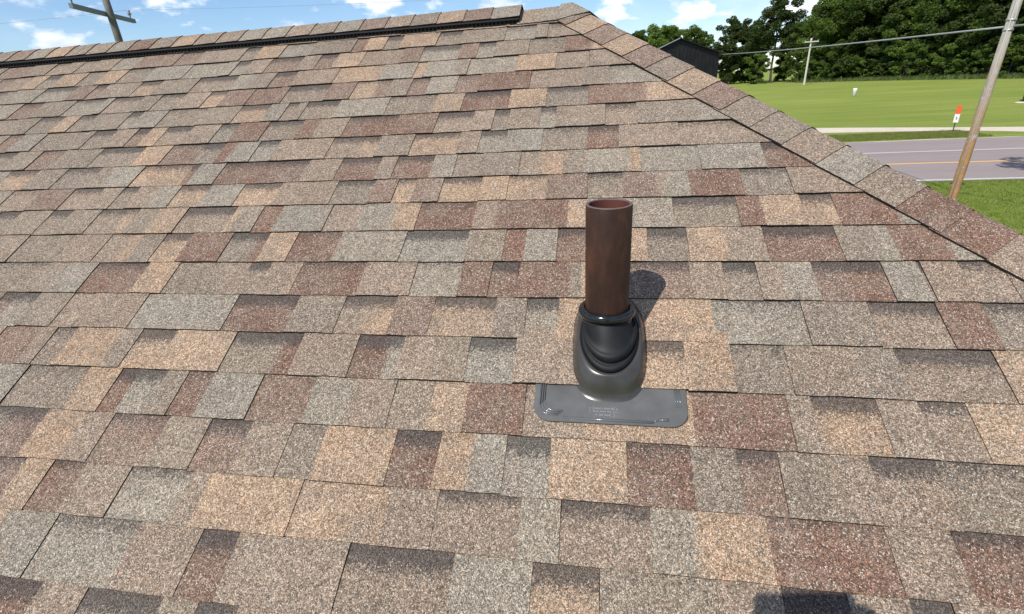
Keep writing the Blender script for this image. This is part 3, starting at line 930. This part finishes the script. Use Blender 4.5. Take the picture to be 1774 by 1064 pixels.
# pole beyond the ridge on the left
lp = empty('utility_pole', (-16.37, 16.53, 0))
tag(lp, 'grey utility pole top with a tilted crossarm rising behind the ridge', 'utility pole')
pole_mesh(8.35, .155, .105).build('pole', MAT_POLE_GREY, lp, True)
adir = Vector((-1.307, 3.638, 0)).normalized()
arot = Matrix.Rotation(math.atan2(adir.y, adir.x), 3, 'Z')
az = 7.69
b = MB(); b.box(-adir.cross(Vector((0, 0, 1))) * .14 * 1 + Vector((0, 0, az)), (3.9, .10, .13), arot); b.build('crossarm', m_plain('painted_crossarm', (.17, .195, .20), .7, var=.2), lp)
for d in (-1.82, 1.72):
    o_ = adir * d - adir.cross(Vector((0, 0, 1))) * .14
    b = MB(); b.loops([[o_ + Vector((r * math.cos(q), r * math.sin(q), az + z)) for q in [j * math.pi / 4 for j in range(8)]] for z, r in ((.06, .02), (.16, .02), (.17, .055), (.22, .065), (.26, .04), (.30, .05), (.34, .02))], True, True)
    b.build('insulator', MAT_INSUL, lp, True)
def wire(name, p, q, sag, r, mat, label, n=28, group=None):
    p, q = Vector(p), Vector(q)
    pts = []
    for i in range(n + 1):
        t = i / n; x = p.lerp(q, t); x.z -= sag * 4 * t * (1 - t); pts.append(x)
    b = MB(); b.tube(pts, r, 6)
    o = b.build(name, mat, None, True)
    tag(o, label, 'wire', group)
    return o
wd = Vector((3.638, 1.307, 0)).normalized()
for d, lab in ((-1.82, 'thin line wire on the near insulator of the pole behind the ridge'), (1.72, 'thin line wire on the far insulator of the pole behind the ridge')):
    c0 = Vector((-16.37, 16.53, az + .33)) + adir * d - adir.cross(Vector((0, 0, 1))) * .14
    pts = []
    wire('line_wire', c0, c0 - wd * 45 + Vector((0, 0, .4)), .9, .0055, MAT_THIN, lab + ', running left', group='line wires')
    wire('line_wire', c0, c0 + wd * 45 + Vector((0, 0, 2.0)), .7, .0055, MAT_THIN, lab + ', running right', group='line wires')

# small pole far across the field
sp_ = empty('utility_pole', (53.43, 156.6, 0))
tag(sp_, 'small pale utility pole standing across the field before the woods', 'utility pole')
MAT_PALE = m_plain('pale_pole_wood', (.50, .48, .42), .8)
pole_mesh(11.0, .26, .20).build('pole', MAT_PALE, sp_, True)
b = MB(); b.box((0, -.3, 10.2), (3.4, .22, .26)); b.build('crossarm', MAT_PALE, sp_)
for dx in (-1.5, 0, 1.5):
    b = MB(); b.box((dx, -.3, 10.5), (.16, .16, .34)); b.build('insulator', MAT_INSUL, sp_)

# dark barn showing over the hip
def m_ribbed():
    s = NT('black_ribbed_metal'); n = s.noise(s.obj(), 1.2, 4, .6)
    return s.set(s.ramp(n, [(.3, (.002, .0022, .003)), (.7, (.006, .0065, .008))]), s.mr(n, .3, .7, .4, .6), spec=.3)
MAT_BARN = m_ribbed()
MAT_BARN_ROOF_LIT = m_plain('barn_roof_sunlit_tone', (.22, .24, .26), .45, .3)
barn = empty('barn', (8.75, 66.0, 0), math.radians(-5))
tag(barn, 'black ribbed metal barn gable showing above the hip caps', 'barn')
BH, BE, BW, BL = 8.25, 6.55, 4.35, 11.0
b = MB()
out = [(-BW, 0), (BW, 0), (BW, BE), (0, BH), (-BW, BE)]
b.loops([[Vector((x, 0, z)) for x, z in out], [Vector((x, BL, z)) for x, z in out]], True, True)
b.build('wall', MAT_BARN, barn)
b = MB()                                        # standing ribs on the gable
x = -BW + .12
while x < BW:
    ztop = BH - (BH - BE) * abs(x) / BW - .18
    b.box((x, -.05, ztop / 2), (.10, .10, ztop)); x += .42
b.build('siding_rib', MAT_BARN, barn)
for sgn in (-1, 1):
    b = MB()
    p0 = Vector((0, -.45, BH + .05)); p1 = Vector((sgn * (BW + .35), -.45, BE - .10))
    q0, q1 = p0 + Vector((0, BL + .9, 0)), p1 + Vector((0, BL + .9, 0)); up = Vector((0, 0, .12))
    b.loops([[p0, p1, p1 + up, p0 + up], [q0, q1, q1 + up, q0 + up]], True, True)
    b.build('roof_slope', MAT_BARN_ROOF_LIT if sgn < 0 else MAT_BARN, barn)  # sunlit look of the left slope put into a paler colour
# aerial cable from the near pole to the barn corner
pt = Vector((11.258, 17.479, 5.46)); pb = Vector((13.3, 65.6, 6.42))
wire('aerial_cable', pb, pt + Vector((0, .16, 0)), .10, .030, MAT_CABLE, 'grey aerial cable strung between the barn corner and the near pole')
wire('aerial_cable', pt + Vector((0, -.16, 0)), (26, -14, 6.5), .4, .03, MAT_CABLE, 'grey aerial cable leaving the near pole on its right')

# road marker sign
sg = empty('road_sign', (23.77, 40.0, 0), math.radians(-28))
tag(sg, 'narrow orange and white marker sign on a dark post by the road', 'sign')
MAT_POST = m_plain('dark_sign_post', (.05, .055, .05), .7)
b = MB(); b.box((0, 0, .55), (.07, .05, 1.5)); b.build('post', MAT_POST, sg)
b = MB(); b.box((0, -.045, .93), (.27, .03, .54)); b.build('white_panel', m_plain('sign_white', (.72, .72, .70), .5), sg)
b = MB(); b.box((0, -.045, 1.46), (.27, .03, .52)); b.build('orange_panel', m_plain('sign_orange', (.72, .10, .025), .5), sg)
b = MB(); b.box((0, -.063, .93), (.05, .004, .16)); b.build('sign_mark', MAT_POST, sg)

# white marker post in the field
mk = empty('marker_post', (37.57, 88.58, 0))
tag(mk, 'short white marker post alone in the mown field', 'marker post')
MAT_MARK = m_plain('marker_white', (.80, .80, .76), .6)
b = MB(); b.loops([[Vector((r * math.cos(q), r * math.sin(q), z)) for q in [j * math.pi / 6 for j in range(12)]] for z, r in ((-.1, .26), (.9, .26), (.94, .28), (1.14, .28), (1.2, .2))], True, True)
b.build('post_body', MAT_MARK, mk, True)

# dark post at the right edge of the field
dp = empty('field_post', (43.0, 62.9, 0), .2)
tag(dp, 'dark wooden post standing at the right edge of the mown field', 'post')
MAT_DARKPOST = m_plain('dark_post_wood', (.022, .018, .014), .9)
pole_mesh(5.5, .24, .20, 12).build('post_body', MAT_DARKPOST, dp, True)
b = MB(); b.loops([[Vector((r * math.cos(q), r * math.sin(q), z)) for q in [j * math.pi / 6 for j in range(12)]] for z, r in ((.0, .75), (.06, .6), (.10, .3))], False, True)
b.build('bare_soil', MAT_GRAVEL, dp, True)

# ------------------------------------------------------------------ the woods
def m_leaf(name, a, b_, c):
    s = NT(name)
    oi = s.n('ShaderNodeObjectInfo')
    n = s.noise(s.pos(), .28, 4, .65); n2 = s.noise(s.pos(), 2.2, 2)
    f = s.m('ADD', s.m('MULTIPLY', n, .75), s.m('MULTIPLY', n2, .35))
    col = s.ramp(f, [(.30, a), (.55, b_), (.78, c)])
    k = s.mr(oi.outputs['Random'], 0, 1, .72, 1.22)
    col = s.mix(1.0, col, s.mix(0.0, k, k), 'MULTIPLY')
    s.set(col, .6, spec=.25)
    tr = s.n('ShaderNodeBsdfTranslucent'); s.l(s.mix(1.0, col, (1.3, 1.35, .6), 'MULTIPLY'), tr.inputs['Color'])
    mx = s.n('ShaderNodeMixShader'); mx.inputs[0].default_value = .44
    s.l(s.b.outputs[0], mx.inputs[1]); s.l(tr.outputs[0], mx.inputs[2]); s.l(mx.outputs[0], s.out.inputs['Surface'])
    return s.mat
MAT_LEAF = [m_leaf('leaf_mid_green', (.048, .082, .018), (.088, .136, .028), (.150, .205, .048)),
            m_leaf('leaf_dark_olive', (.036, .058, .016), (.066, .098, .026), (.112, .152, .044)),
            m_leaf('leaf_fresh_green', (.078, .130, .024), (.134, .200, .040), (.195, .265, .062))]
MAT_BARK = m_plain('tree_bark', (.075, .062, .050), .9, var=.35, scale=6)

def leaf_cloud(clumps, per, size, seed):
    """clumps: (x, y, z, radius). returns a mesh of small two-triangle leaves grouped in clumps"""
    g = np.random.default_rng(seed)
    cen, sc = [], []
    for x, y, z, r in clumps:
        n = max(12, int(per * r ** 1.6))
        d = g.normal(size=(n, 3)); d /= np.linalg.norm(d, axis=1)[:, None]
        rad = r * (.45 + .6 * g.random(n) ** .7)[:, None]
        p = d * rad * np.array([1, 1, .72]) + np.array([x, y, z])
        cen.append(p); sc.append(np.full(n, 1.0))
    c = np.concatenate(cen); n = len(c)
    a = g.normal(size=(n, 3)); a[:, 2] *= .6; a /= np.linalg.norm(a, axis=1)[:, None]
    t = g.normal(size=(n, 3)); b_ = np.cross(a, t); b_ /= np.linalg.norm(b_, axis=1)[:, None]
    s_ = size * (.6 + .8 * g.random((n, 1)))
    v = np.empty((n, 4, 3))
    v[:, 0] = c - a * s_; v[:, 1] = c + b_ * s_ * .55; v[:, 2] = c + a * s_; v[:, 3] = c - b_ * s_ * .55
    me = bpy.data.meshes.new('crown')
    me.vertices.add(n * 4); me.vertices.foreach_set('co', v.reshape(-1))
    me.loops.add(n * 4); me.loops.foreach_set('vertex_index', np.arange(n * 4))
    me.polygons.add(n); me.polygons.foreach_set('loop_start', np.arange(n) * 4); me.polygons.foreach_set('loop_total', np.full(n, 4))
    me.update(); me.validate()
    return me

def make_tree(seed, H, spread, crown_base, per, leaf, mat, open_=0.0):
    """tapered trunk with limbs; clumps ride on the limb ends and fill the crown"""
    rr = random.Random(seed)
    tb = MB(); clumps = []
    lean = rr.uniform(-.03, .03)
    def tr(z): return Vector((lean * z + .15 * math.sin(z * .5 + seed), .15 * math.cos(z * .4 + seed), z))
    zs = [H * i / 9 for i in range(10)]
    tb.tube([tr(z) for z in zs], [max(.03, .028 * H * (1 - z / H * .92) * .6) for z in zs], 8)
    nl = int(9 + H * .8)
    for i in range(nl):
        z0 = H * (crown_base + (.92 - crown_base) * (i + rr.random() * .6) / nl)
        q = i * 2.4 + rr.uniform(-.5, .5)
        prof = math.sin(math.pi * min(1, max(0, (z0 / H - crown_base * .6) / (1.02 - crown_base * .6))) ** .75)
        ln = spread * (.35 + .75 * prof) * rr.uniform(.72, 1.18)
        p0 = tr(z0); up = rr.uniform(.12, .55)
        p1 = p0 + Vector((math.cos(q) * ln * .5, math.sin(q) * ln * .5, ln * up * .55))
        p2 = p0 + Vector((math.cos(q) * ln, math.sin(q) * ln, ln * up))
        tb.tube([p0, p1, p2], [.006 * H, .004 * H, .02], 5)
        for p, r in ((p2, rr.uniform(.9, 1.6)), (p1.lerp(p2, .45), rr.uniform(.8, 1.5)), (p0.lerp(p1, .8), rr.uniform(.5, 1.2))):
            if rr.random() < open_: continue
            for k in range(2):
                o_ = Vector((rr.gauss(0, .8), rr.gauss(0, .8), rr.gauss(0, .6))) * (H / 20)
                clumps.append((*(p + o_), r * H / 20))
    for k in range(5):
        clumps.append((*(tr(H * rr.uniform(.86, 1.0)) + Vector((rr.gauss(0, .9), rr.gauss(0, .9), 0))), rr.uniform(.7, 1.3) * H / 20))
    return tb.mesh('trunk'), leaf_cloud(clumps, per, leaf, seed)

protos = {}
for key, (seed, H, sp, cb_, per, lf, mat, op) in {
        'a': (1, 22, 5.4, .03, 120, .30, 0, .05), 'b': (2, 24, 5.8, .03, 110, .32, 1, .0), 'c': (3, 19, 5.2, .03, 120, .28, 2, .08),
        'd': (4, 26, 6.2, .05, 110, .32, 0, .08), 'e': (5, 24, 6.5, .34, 90, .32, 1, .30), 'g': (7, 13.5, 3.6, .62, 120, .22, 0, .0), 'f': (6, 12, 4.6, .01, 130, .26, 2, .0)}.items():
    tm, cm = make_tree(seed, H, sp, cb_, per, lf, mat, op)
    tm.materials.append(MAT_BARK); cm.materials.append(MAT_LEAF[mat])
    protos[key] = (tm, cm)
def tree(kind, x, y, sc, rz, label, name='broadleaf_tree'):
    t = empty(name, (x, y, 0), rz); t.scale = (sc, sc, sc)
    tm, cm = protos[kind]
    for nm, me in (('trunk', tm), ('crown', cm)):
        o = bpy.data.objects.new(nm, me); COL.objects.link(o); o.parent = t
    tag(t, label, 'tree', 'trees of the woods across the field')
    return t

LOOK = {'a': 'mid green', 'b': 'dark olive', 'c': 'fresh green', 'd': 'tall mid green', 'e': 'open-branched', 'f': 'low bushy', 'g': 'high-crowned'}
# placed ones that can be told apart in the picture
tree('c', 23, 222, 1.18, .4, 'round fresh green tree rising left of the barn roof')
tree('c', 33, 223, 1.10, 2.1, 'fresh green tree directly behind the barn roof')
tree('f', 27, 216, 1.1, 1.0, 'low fresh green tree in front of the two left of the woods')
tree('b', 46, 208, .86, 1.3, 'dark rounded tree just right of the barn')
tree('b', 52, 212, .80, 4.3, 'dark tree behind the rounded one right of the barn')
tree('e', 56, 196, 1.02, 2.2, 'open-crowned tree with sky showing between its limbs')
tree('c', 66, 193, .98, 3.0, 'fresh green tree behind the small pale pole')
tree('f', 50, 190, .75, 3.0, 'low bush at the left foot of the woods')
for i, (x_, y_, k_, s_) in enumerate(((16, 236, 'a', .95), (28, 240, 'b', .88), (39, 236, 'a', .86), (49, 232, 'c', .72), (58, 224, 'b', .62), (66, 214, 'a', .72), (73, 205, 'd', .88), (79, 192, 'b', 1.0), (42, 214, 'f', 1.0), (37, 216, 'f', .9), (61, 188, 'f', .8), (68, 182, 'f', .95))):
    tree(k_, x_, y_, s_, i * 1.7, '%s tree, %s from the left in the hindmost row of the left woods' % (LOOK[k_], ('first', 'second', 'third', 'fourth', 'fifth', 'sixth', 'seventh', 'eighth', 'ninth', 'tenth', 'eleventh', 'twelfth')[i]))
for i in range(11):                                   # the woods go on to the left behind the house
    k_ = 'cabfdacbfab'[i]
    tree(k_, 6 - i * 9.5 + (i % 3), 232 + (i * 7) % 13, .9 + .05 * (i % 4), i * 2.3, '%s tree behind the house, %s leftward from the barn' % (LOOK[k_], ('first', 'second', 'third', 'fourth', 'fifth', 'sixth', 'seventh', 'eighth', 'ninth', 'tenth', 'eleventh')[i]))
edge = [(60, 178), (70, 163), (75, 150), (79, 138), (82, 126), (84, 115), (88, 104), (93, 94), (99, 84)]
words = ['first', 'second', 'third', 'fourth', 'fifth', 'sixth', 'seventh', 'eighth', 'ninth', 'tenth', 'eleventh', 'twelfth', 'thirteenth', 'fourteenth', 'fifteenth', 'sixteenth', 'seventeenth', 'eighteenth']
def along(t):
    t *= len(edge) - 1; i = min(int(t), len(edge) - 2); f_ = t - i
    return Vector((edge[i][0] + (edge[i + 1][0] - edge[i][0]) * f_, edge[i][1] + (edge[i + 1][1] - edge[i][1]) * f_))
trr = random.Random(21)
NF = 16
for i in range(NF):                                   # front row
    p = along((i + .3) / NF); k = 'adbcabdbacbdabca'[i]
    d = trr.uniform(3.0, 5.0)
    tree(k, p.x + d * .8 + 1, p.y + d * .5, trr.uniform(.92, 1.1), trr.uniform(0, 6.28), '%s tree, %s from the left in the front row of the tall woods' % (LOOK[k], words[i]))
for i in range(14):                                   # second row
    p = along((i + .5) / 14); k = 'bdabdabdadbabd'[i]
    tree(k, p.x + 11 + trr.uniform(-1.5, 1.5), p.y + 8 + trr.uniform(-2, 2), trr.uniform(1.05, 1.25), trr.uniform(0, 6.28), '%s tree, %s from the left in the row behind the front trees' % (LOOK[k], words[i]))
for rw in range(2):
    for i in range(18):                               # low edge growth
        p = along((i + .2 + .5 * rw) / 18.6)
        tree('f', p.x + trr.uniform(-.5, 1.5) + rw * 6, p.y + trr.uniform(-1, 1) + rw * 4, trr.uniform(.34, .72) + rw * .25, trr.uniform(0, 6.28),
             'low leafy shrub, %s from the left %s' % (words[i], ('along the foot of the woods', 'in the undergrowth behind the edge shrubs')[rw]), 'edge_shrub')
# young tree on the verge, just outside the picture; its crown shades the road at the right
vt = tree('g', 18.8, 17.2, .95, .6, 'young tree on the verge right of the near pole')
vt['group'] = 'trees on the verge'

# unmown grass along the foot of the woods, and blades on the near verge
def blades(name, pts, h, w_, mat, seed):
    g = np.random.default_rng(seed)
    n = len(pts); v = np.empty((n, 3, 3))
    q = g.random(n) * 6.283; hh = h * (.5 + g.random(n)); le = g.normal(size=(n, 2)) * .35
    dx = np.stack([np.cos(q), np.sin(q)], 1) * w_ / 2
    v[:, 0, :2] = pts - dx; v[:, 1, :2] = pts + dx; v[:, 0:2, 2] = 0.0
    v[:, 2, :2] = pts + le * hh[:, None]; v[:, 2, 2] = hh
    me = bpy.data.meshes.new(name)
    me.vertices.add(n * 3); me.vertices.foreach_set('co', v.reshape(-1))
    me.loops.add(n * 3); me.loops.foreach_set('vertex_index', np.arange(n * 3))
    me.polygons.add(n); me.polygons.foreach_set('loop_start', np.arange(n) * 3); me.polygons.foreach_set('loop_total', np.full(n, 3))
    me.update(); me.validate()
    o = link(name, me, mat)
    return o
def m_blade(name, a, b_):
    s = NT(name); n = s.noise(s.pos(), 1.7, 4, .7)
    s.set(s.ramp(n, [(.3, a), (.7, b_)]), .7, spec=.2)
    return s.mat
g = np.random.default_rng(3)
pts = []
for i in range(16000):
    p = along(g.random()); pts.append((p.x - .5 + g.normal() * 1.0, p.y + g.normal() * .8))
tag(blades('tall_grass', np.array(pts), .8, .14, m_blade('tall_grass_blade', (.05, .085, .02), (.12, .16, .05)), 4),
    'unmown grass in a strip along the foot of the woods', 'grass', kind='stuff')
pts = np.stack([g.uniform(5, 30, 190000), g.uniform(12.5, 23.35, 190000)], 1)
tag(blades('verge_grass', pts, .07, .018, m_blade('verge_grass_blade', (.100, .150, .022), (.190, .245, .050)), 6),
    'green grass on the verge between the house and the road', 'grass', kind='stuff')
pts = np.stack([g.uniform(12, 24.6, 40000), 37.3 + g.random(40000) * 3.6], 1)
tag(blades('roadside_grass', pts, .10, .03, m_blade('roadside_grass_blade', (.095, .125, .024), (.19, .22, .055)), 7),
    'grass strip between the road and the gravel path', 'grass', kind='stuff')

# ------------------------------------------------------------------ the photographer, whose phone shades the shingles at the lower right
CW = cam.matrix_world
c_r, c_u, c_b, c_o = CW.col[0].to_3d(), CW.col[1].to_3d(), CW.col[2].to_3d(), CW.translation.copy()
def CP(a_, b__, c_): return c_o + c_r * a_ + c_u * b__ + c_b * c_
phone = empty('phone', CP(-.013, .031, .010))
tag(phone, 'dark phone held up in both hands above the shingles', 'phone')
def PP(a_, b__, c_): return CP(a_, b__, c_) - phone.location
b = MB()
def rr_loop(c_, ins):
    pts = []; r = .011
    for cx_, cy_, a0 in ((.082 - r, .072 - r, 0), (-.115 + r, .072 - r, math.pi / 2), (-.115 + r, -.022 + r, math.pi), (.082 - r, -.022 + r, 1.5 * math.pi)):
        for j in range(6):
            q = a0 + j * math.pi / 10
            pts.append(PP(cx_ + (r - ins) * math.cos(q), cy_ + (r - ins) * math.sin(q), c_))
    return pts
b.loops([rr_loop(.005, .0015), rr_loop(.006, 0), rr_loop(.013, 0), rr_loop(.014, .0015)], True, True)
b.build('phone_case', m_plain('phone_case_black', (.012, .012, .013), .5), phone)
b = MB(); b.poly(rr_loop(.0142, .004)); b.build('screen', m_plain('phone_screen', (.02, .02, .025), .1), phone)

def person_build():
    joints, edges = [], []
    def J(p, r, par=None):
        joints.append((Vector(p), r)); i = len(joints) - 1
        if par is not None: edges.append((par, i))
        return i
    zr = lambda y: Z0 + y * SA / CA + .009
    pel = J((.10, -1.16, 4.02), .135)
    sp1 = J((.10, -1.15, 4.20), .130, pel); ch = J((.10, -1.12, 4.42), .145, sp1); up = J((.095, -1.08, 4.60), .105, ch)
    nk = J((.09, -1.045, 4.70), .055, up); jaw = J((.085, -1.00, 4.78), .075, nk); hd = J((.08, -.99, 4.86), .092, jaw); ht = J((.08, -1.0, 4.93), .075, hd)
    hands = []
    for sx, end in ((-1, (-.142, .010)), (1, (.108, .038))):
        sh = J((.10 + sx * .185, -1.08, 4.56), .062, up)
        el = J((.10 + sx * .30, -.93, 4.40), .045, sh)
        hp = CP(end[0], end[1] - .045, .045)
        wr = J(hp + Vector((sx * .03, -.06, -.05)), .028, el)
        pm = J(hp + Vector((sx * .004, -.012, -.006)), .026, wr)
        hands.append((sx, hp))
        hip_ = J((.10 + sx * .10, -1.15, 3.94), .098, pel)
        ky = -1.04 + .02 * sx
        kn = J((.10 + sx * .14, ky, 3.58), .065, hip_)
        ay = -1.17 + .03 * sx
        an = J((.10 + sx * .16, ay, zr(ay) + .105), .048, kn)
        J((.10 + sx * .17, ay + .02, zr(ay + .02) + .048), .046, an)
        J((.10 + sx * .185, ay + .17, zr(ay + .17) + .042), .038, len(joints) - 1)
    me = bpy.data.meshes.new('person')
    me.from_pydata([tuple(p) for p, _ in joints], edges, [])
    o = bpy.data.objects.new('person', me); COL.objects.link(o)
    sk = o.modifiers.new('skin', 'SKIN'); sk.use_smooth_shade = True
    for i, (_, r) in enumerate(joints):
        me.skin_vertices[0].data[i].radius = (r, r)
    me.skin_vertices[0].data[0].use_root = True
    sb = o.modifiers.new('sub', 'SUBSURF'); sb.levels = 2; sb.render_levels = 2
    dg = bpy.context.evaluated_depsgraph_get()
    body = bpy.data.meshes.new_from_object(o.evaluated_get(dg))
    bpy.data.objects.remove(o)
    # fingers: five tapered, bent chains per hand that close on the phone's ends
    fb = MB()
    for sx, hp in hands:
        for i in range(4):
            ln = (.9, 1.0, .95, .75)[i]
            root = hp + c_u * (.030 - .018 * i + .012) + c_b * (-.012)
            side = -c_r * sx
            fb.tube([root + c_b * .012, root - c_b * (.026 * ln), root - c_b * (.034 * ln) + side * .018 * ln, root - c_b * (.032 * ln) + side * .036 * ln], [.0095, .009, .0085, .007], 8)
        th = hp + c_u * .036 + c_b * .008
        fb.tube([th - c_u * .03, th + c_u * .008 - c_r * sx * .008, th + c_u * .020 - c_r * sx * .026], [.012, .0105, .0085], 8)
    bm2 = bmesh.new(); bm2.from_mesh(body); bm2.from_mesh(fb.mesh('fingers'))
    bmesh.ops.recalc_face_normals(bm2, faces=bm2.faces)
    # skin, shirt, trousers, boots by region
    for f in bm2.faces:
        c_ = f.calc_center_median(); f.smooth = True
        hand_d = min((c_ - h).length for _, h in hands)
        if hand_d < .10 or c_.z > 4.70: f.material_index = 0
        elif c_.z > 4.0: f.material_index = 1
        elif c_.z > zr(c_.y) + .12: f.material_index = 2
        else: f.material_index = 3
    bm2.to_mesh(body); bm2.free()
    o = link('person', body, [m_plain('skin', (.42, .25, .17), .55), m_plain('work_shirt', (.12, .16, .22), .85), m_plain('jeans', (.05, .07, .12), .85), m_plain('boots', (.06, .04, .025), .7)])
    tag(o, 'person in a blue work shirt and jeans standing on the roof, holding a phone', 'person')
    # hair and face details
    hb = MB()
    def ell(c_, rx, ry, rz, cut=None, seg=16, rings=8):
        L = []
        for i in range(rings + 1):
            q = math.pi * i / rings * (cut or 1.0)
            L.append([Vector(c_) + Vector((rx * math.sin(q) * math.cos(t), ry * math.sin(q) * math.sin(t), rz * math.cos(q))) for t in [2 * math.pi * j / seg for j in range(seg)]])
        hb.loops(L)
    ell((.08, -1.015, 4.885), .098, .105, .108, .58)
    hb.build('hair', m_plain('brown_hair', (.05, .03, .02), .8), o, True)
    for sx in (-1, 1):
        hb = MB(); ell((.08 + sx * .033, -.905, 4.86), .013, .010, .010); hb.build('eye', m_plain('eye', (.5, .5, .5), .3), o, True)
        hb = MB(); ell((.08 + sx * .092, -.99, 4.845), .012, .022, .032); hb.build('ear', o.data.materials[0], o, True)
    hb = MB(); ell((.08, -.895, 4.835), .014, .018, .024); hb.build('nose', o.data.materials[0], o, True)
    hb = MB(); ell((.08, -.912, 4.79), .026, .010, .008); hb.build('mouth', m_plain('lips', (.35, .14, .11), .5), o, True)
person_build()
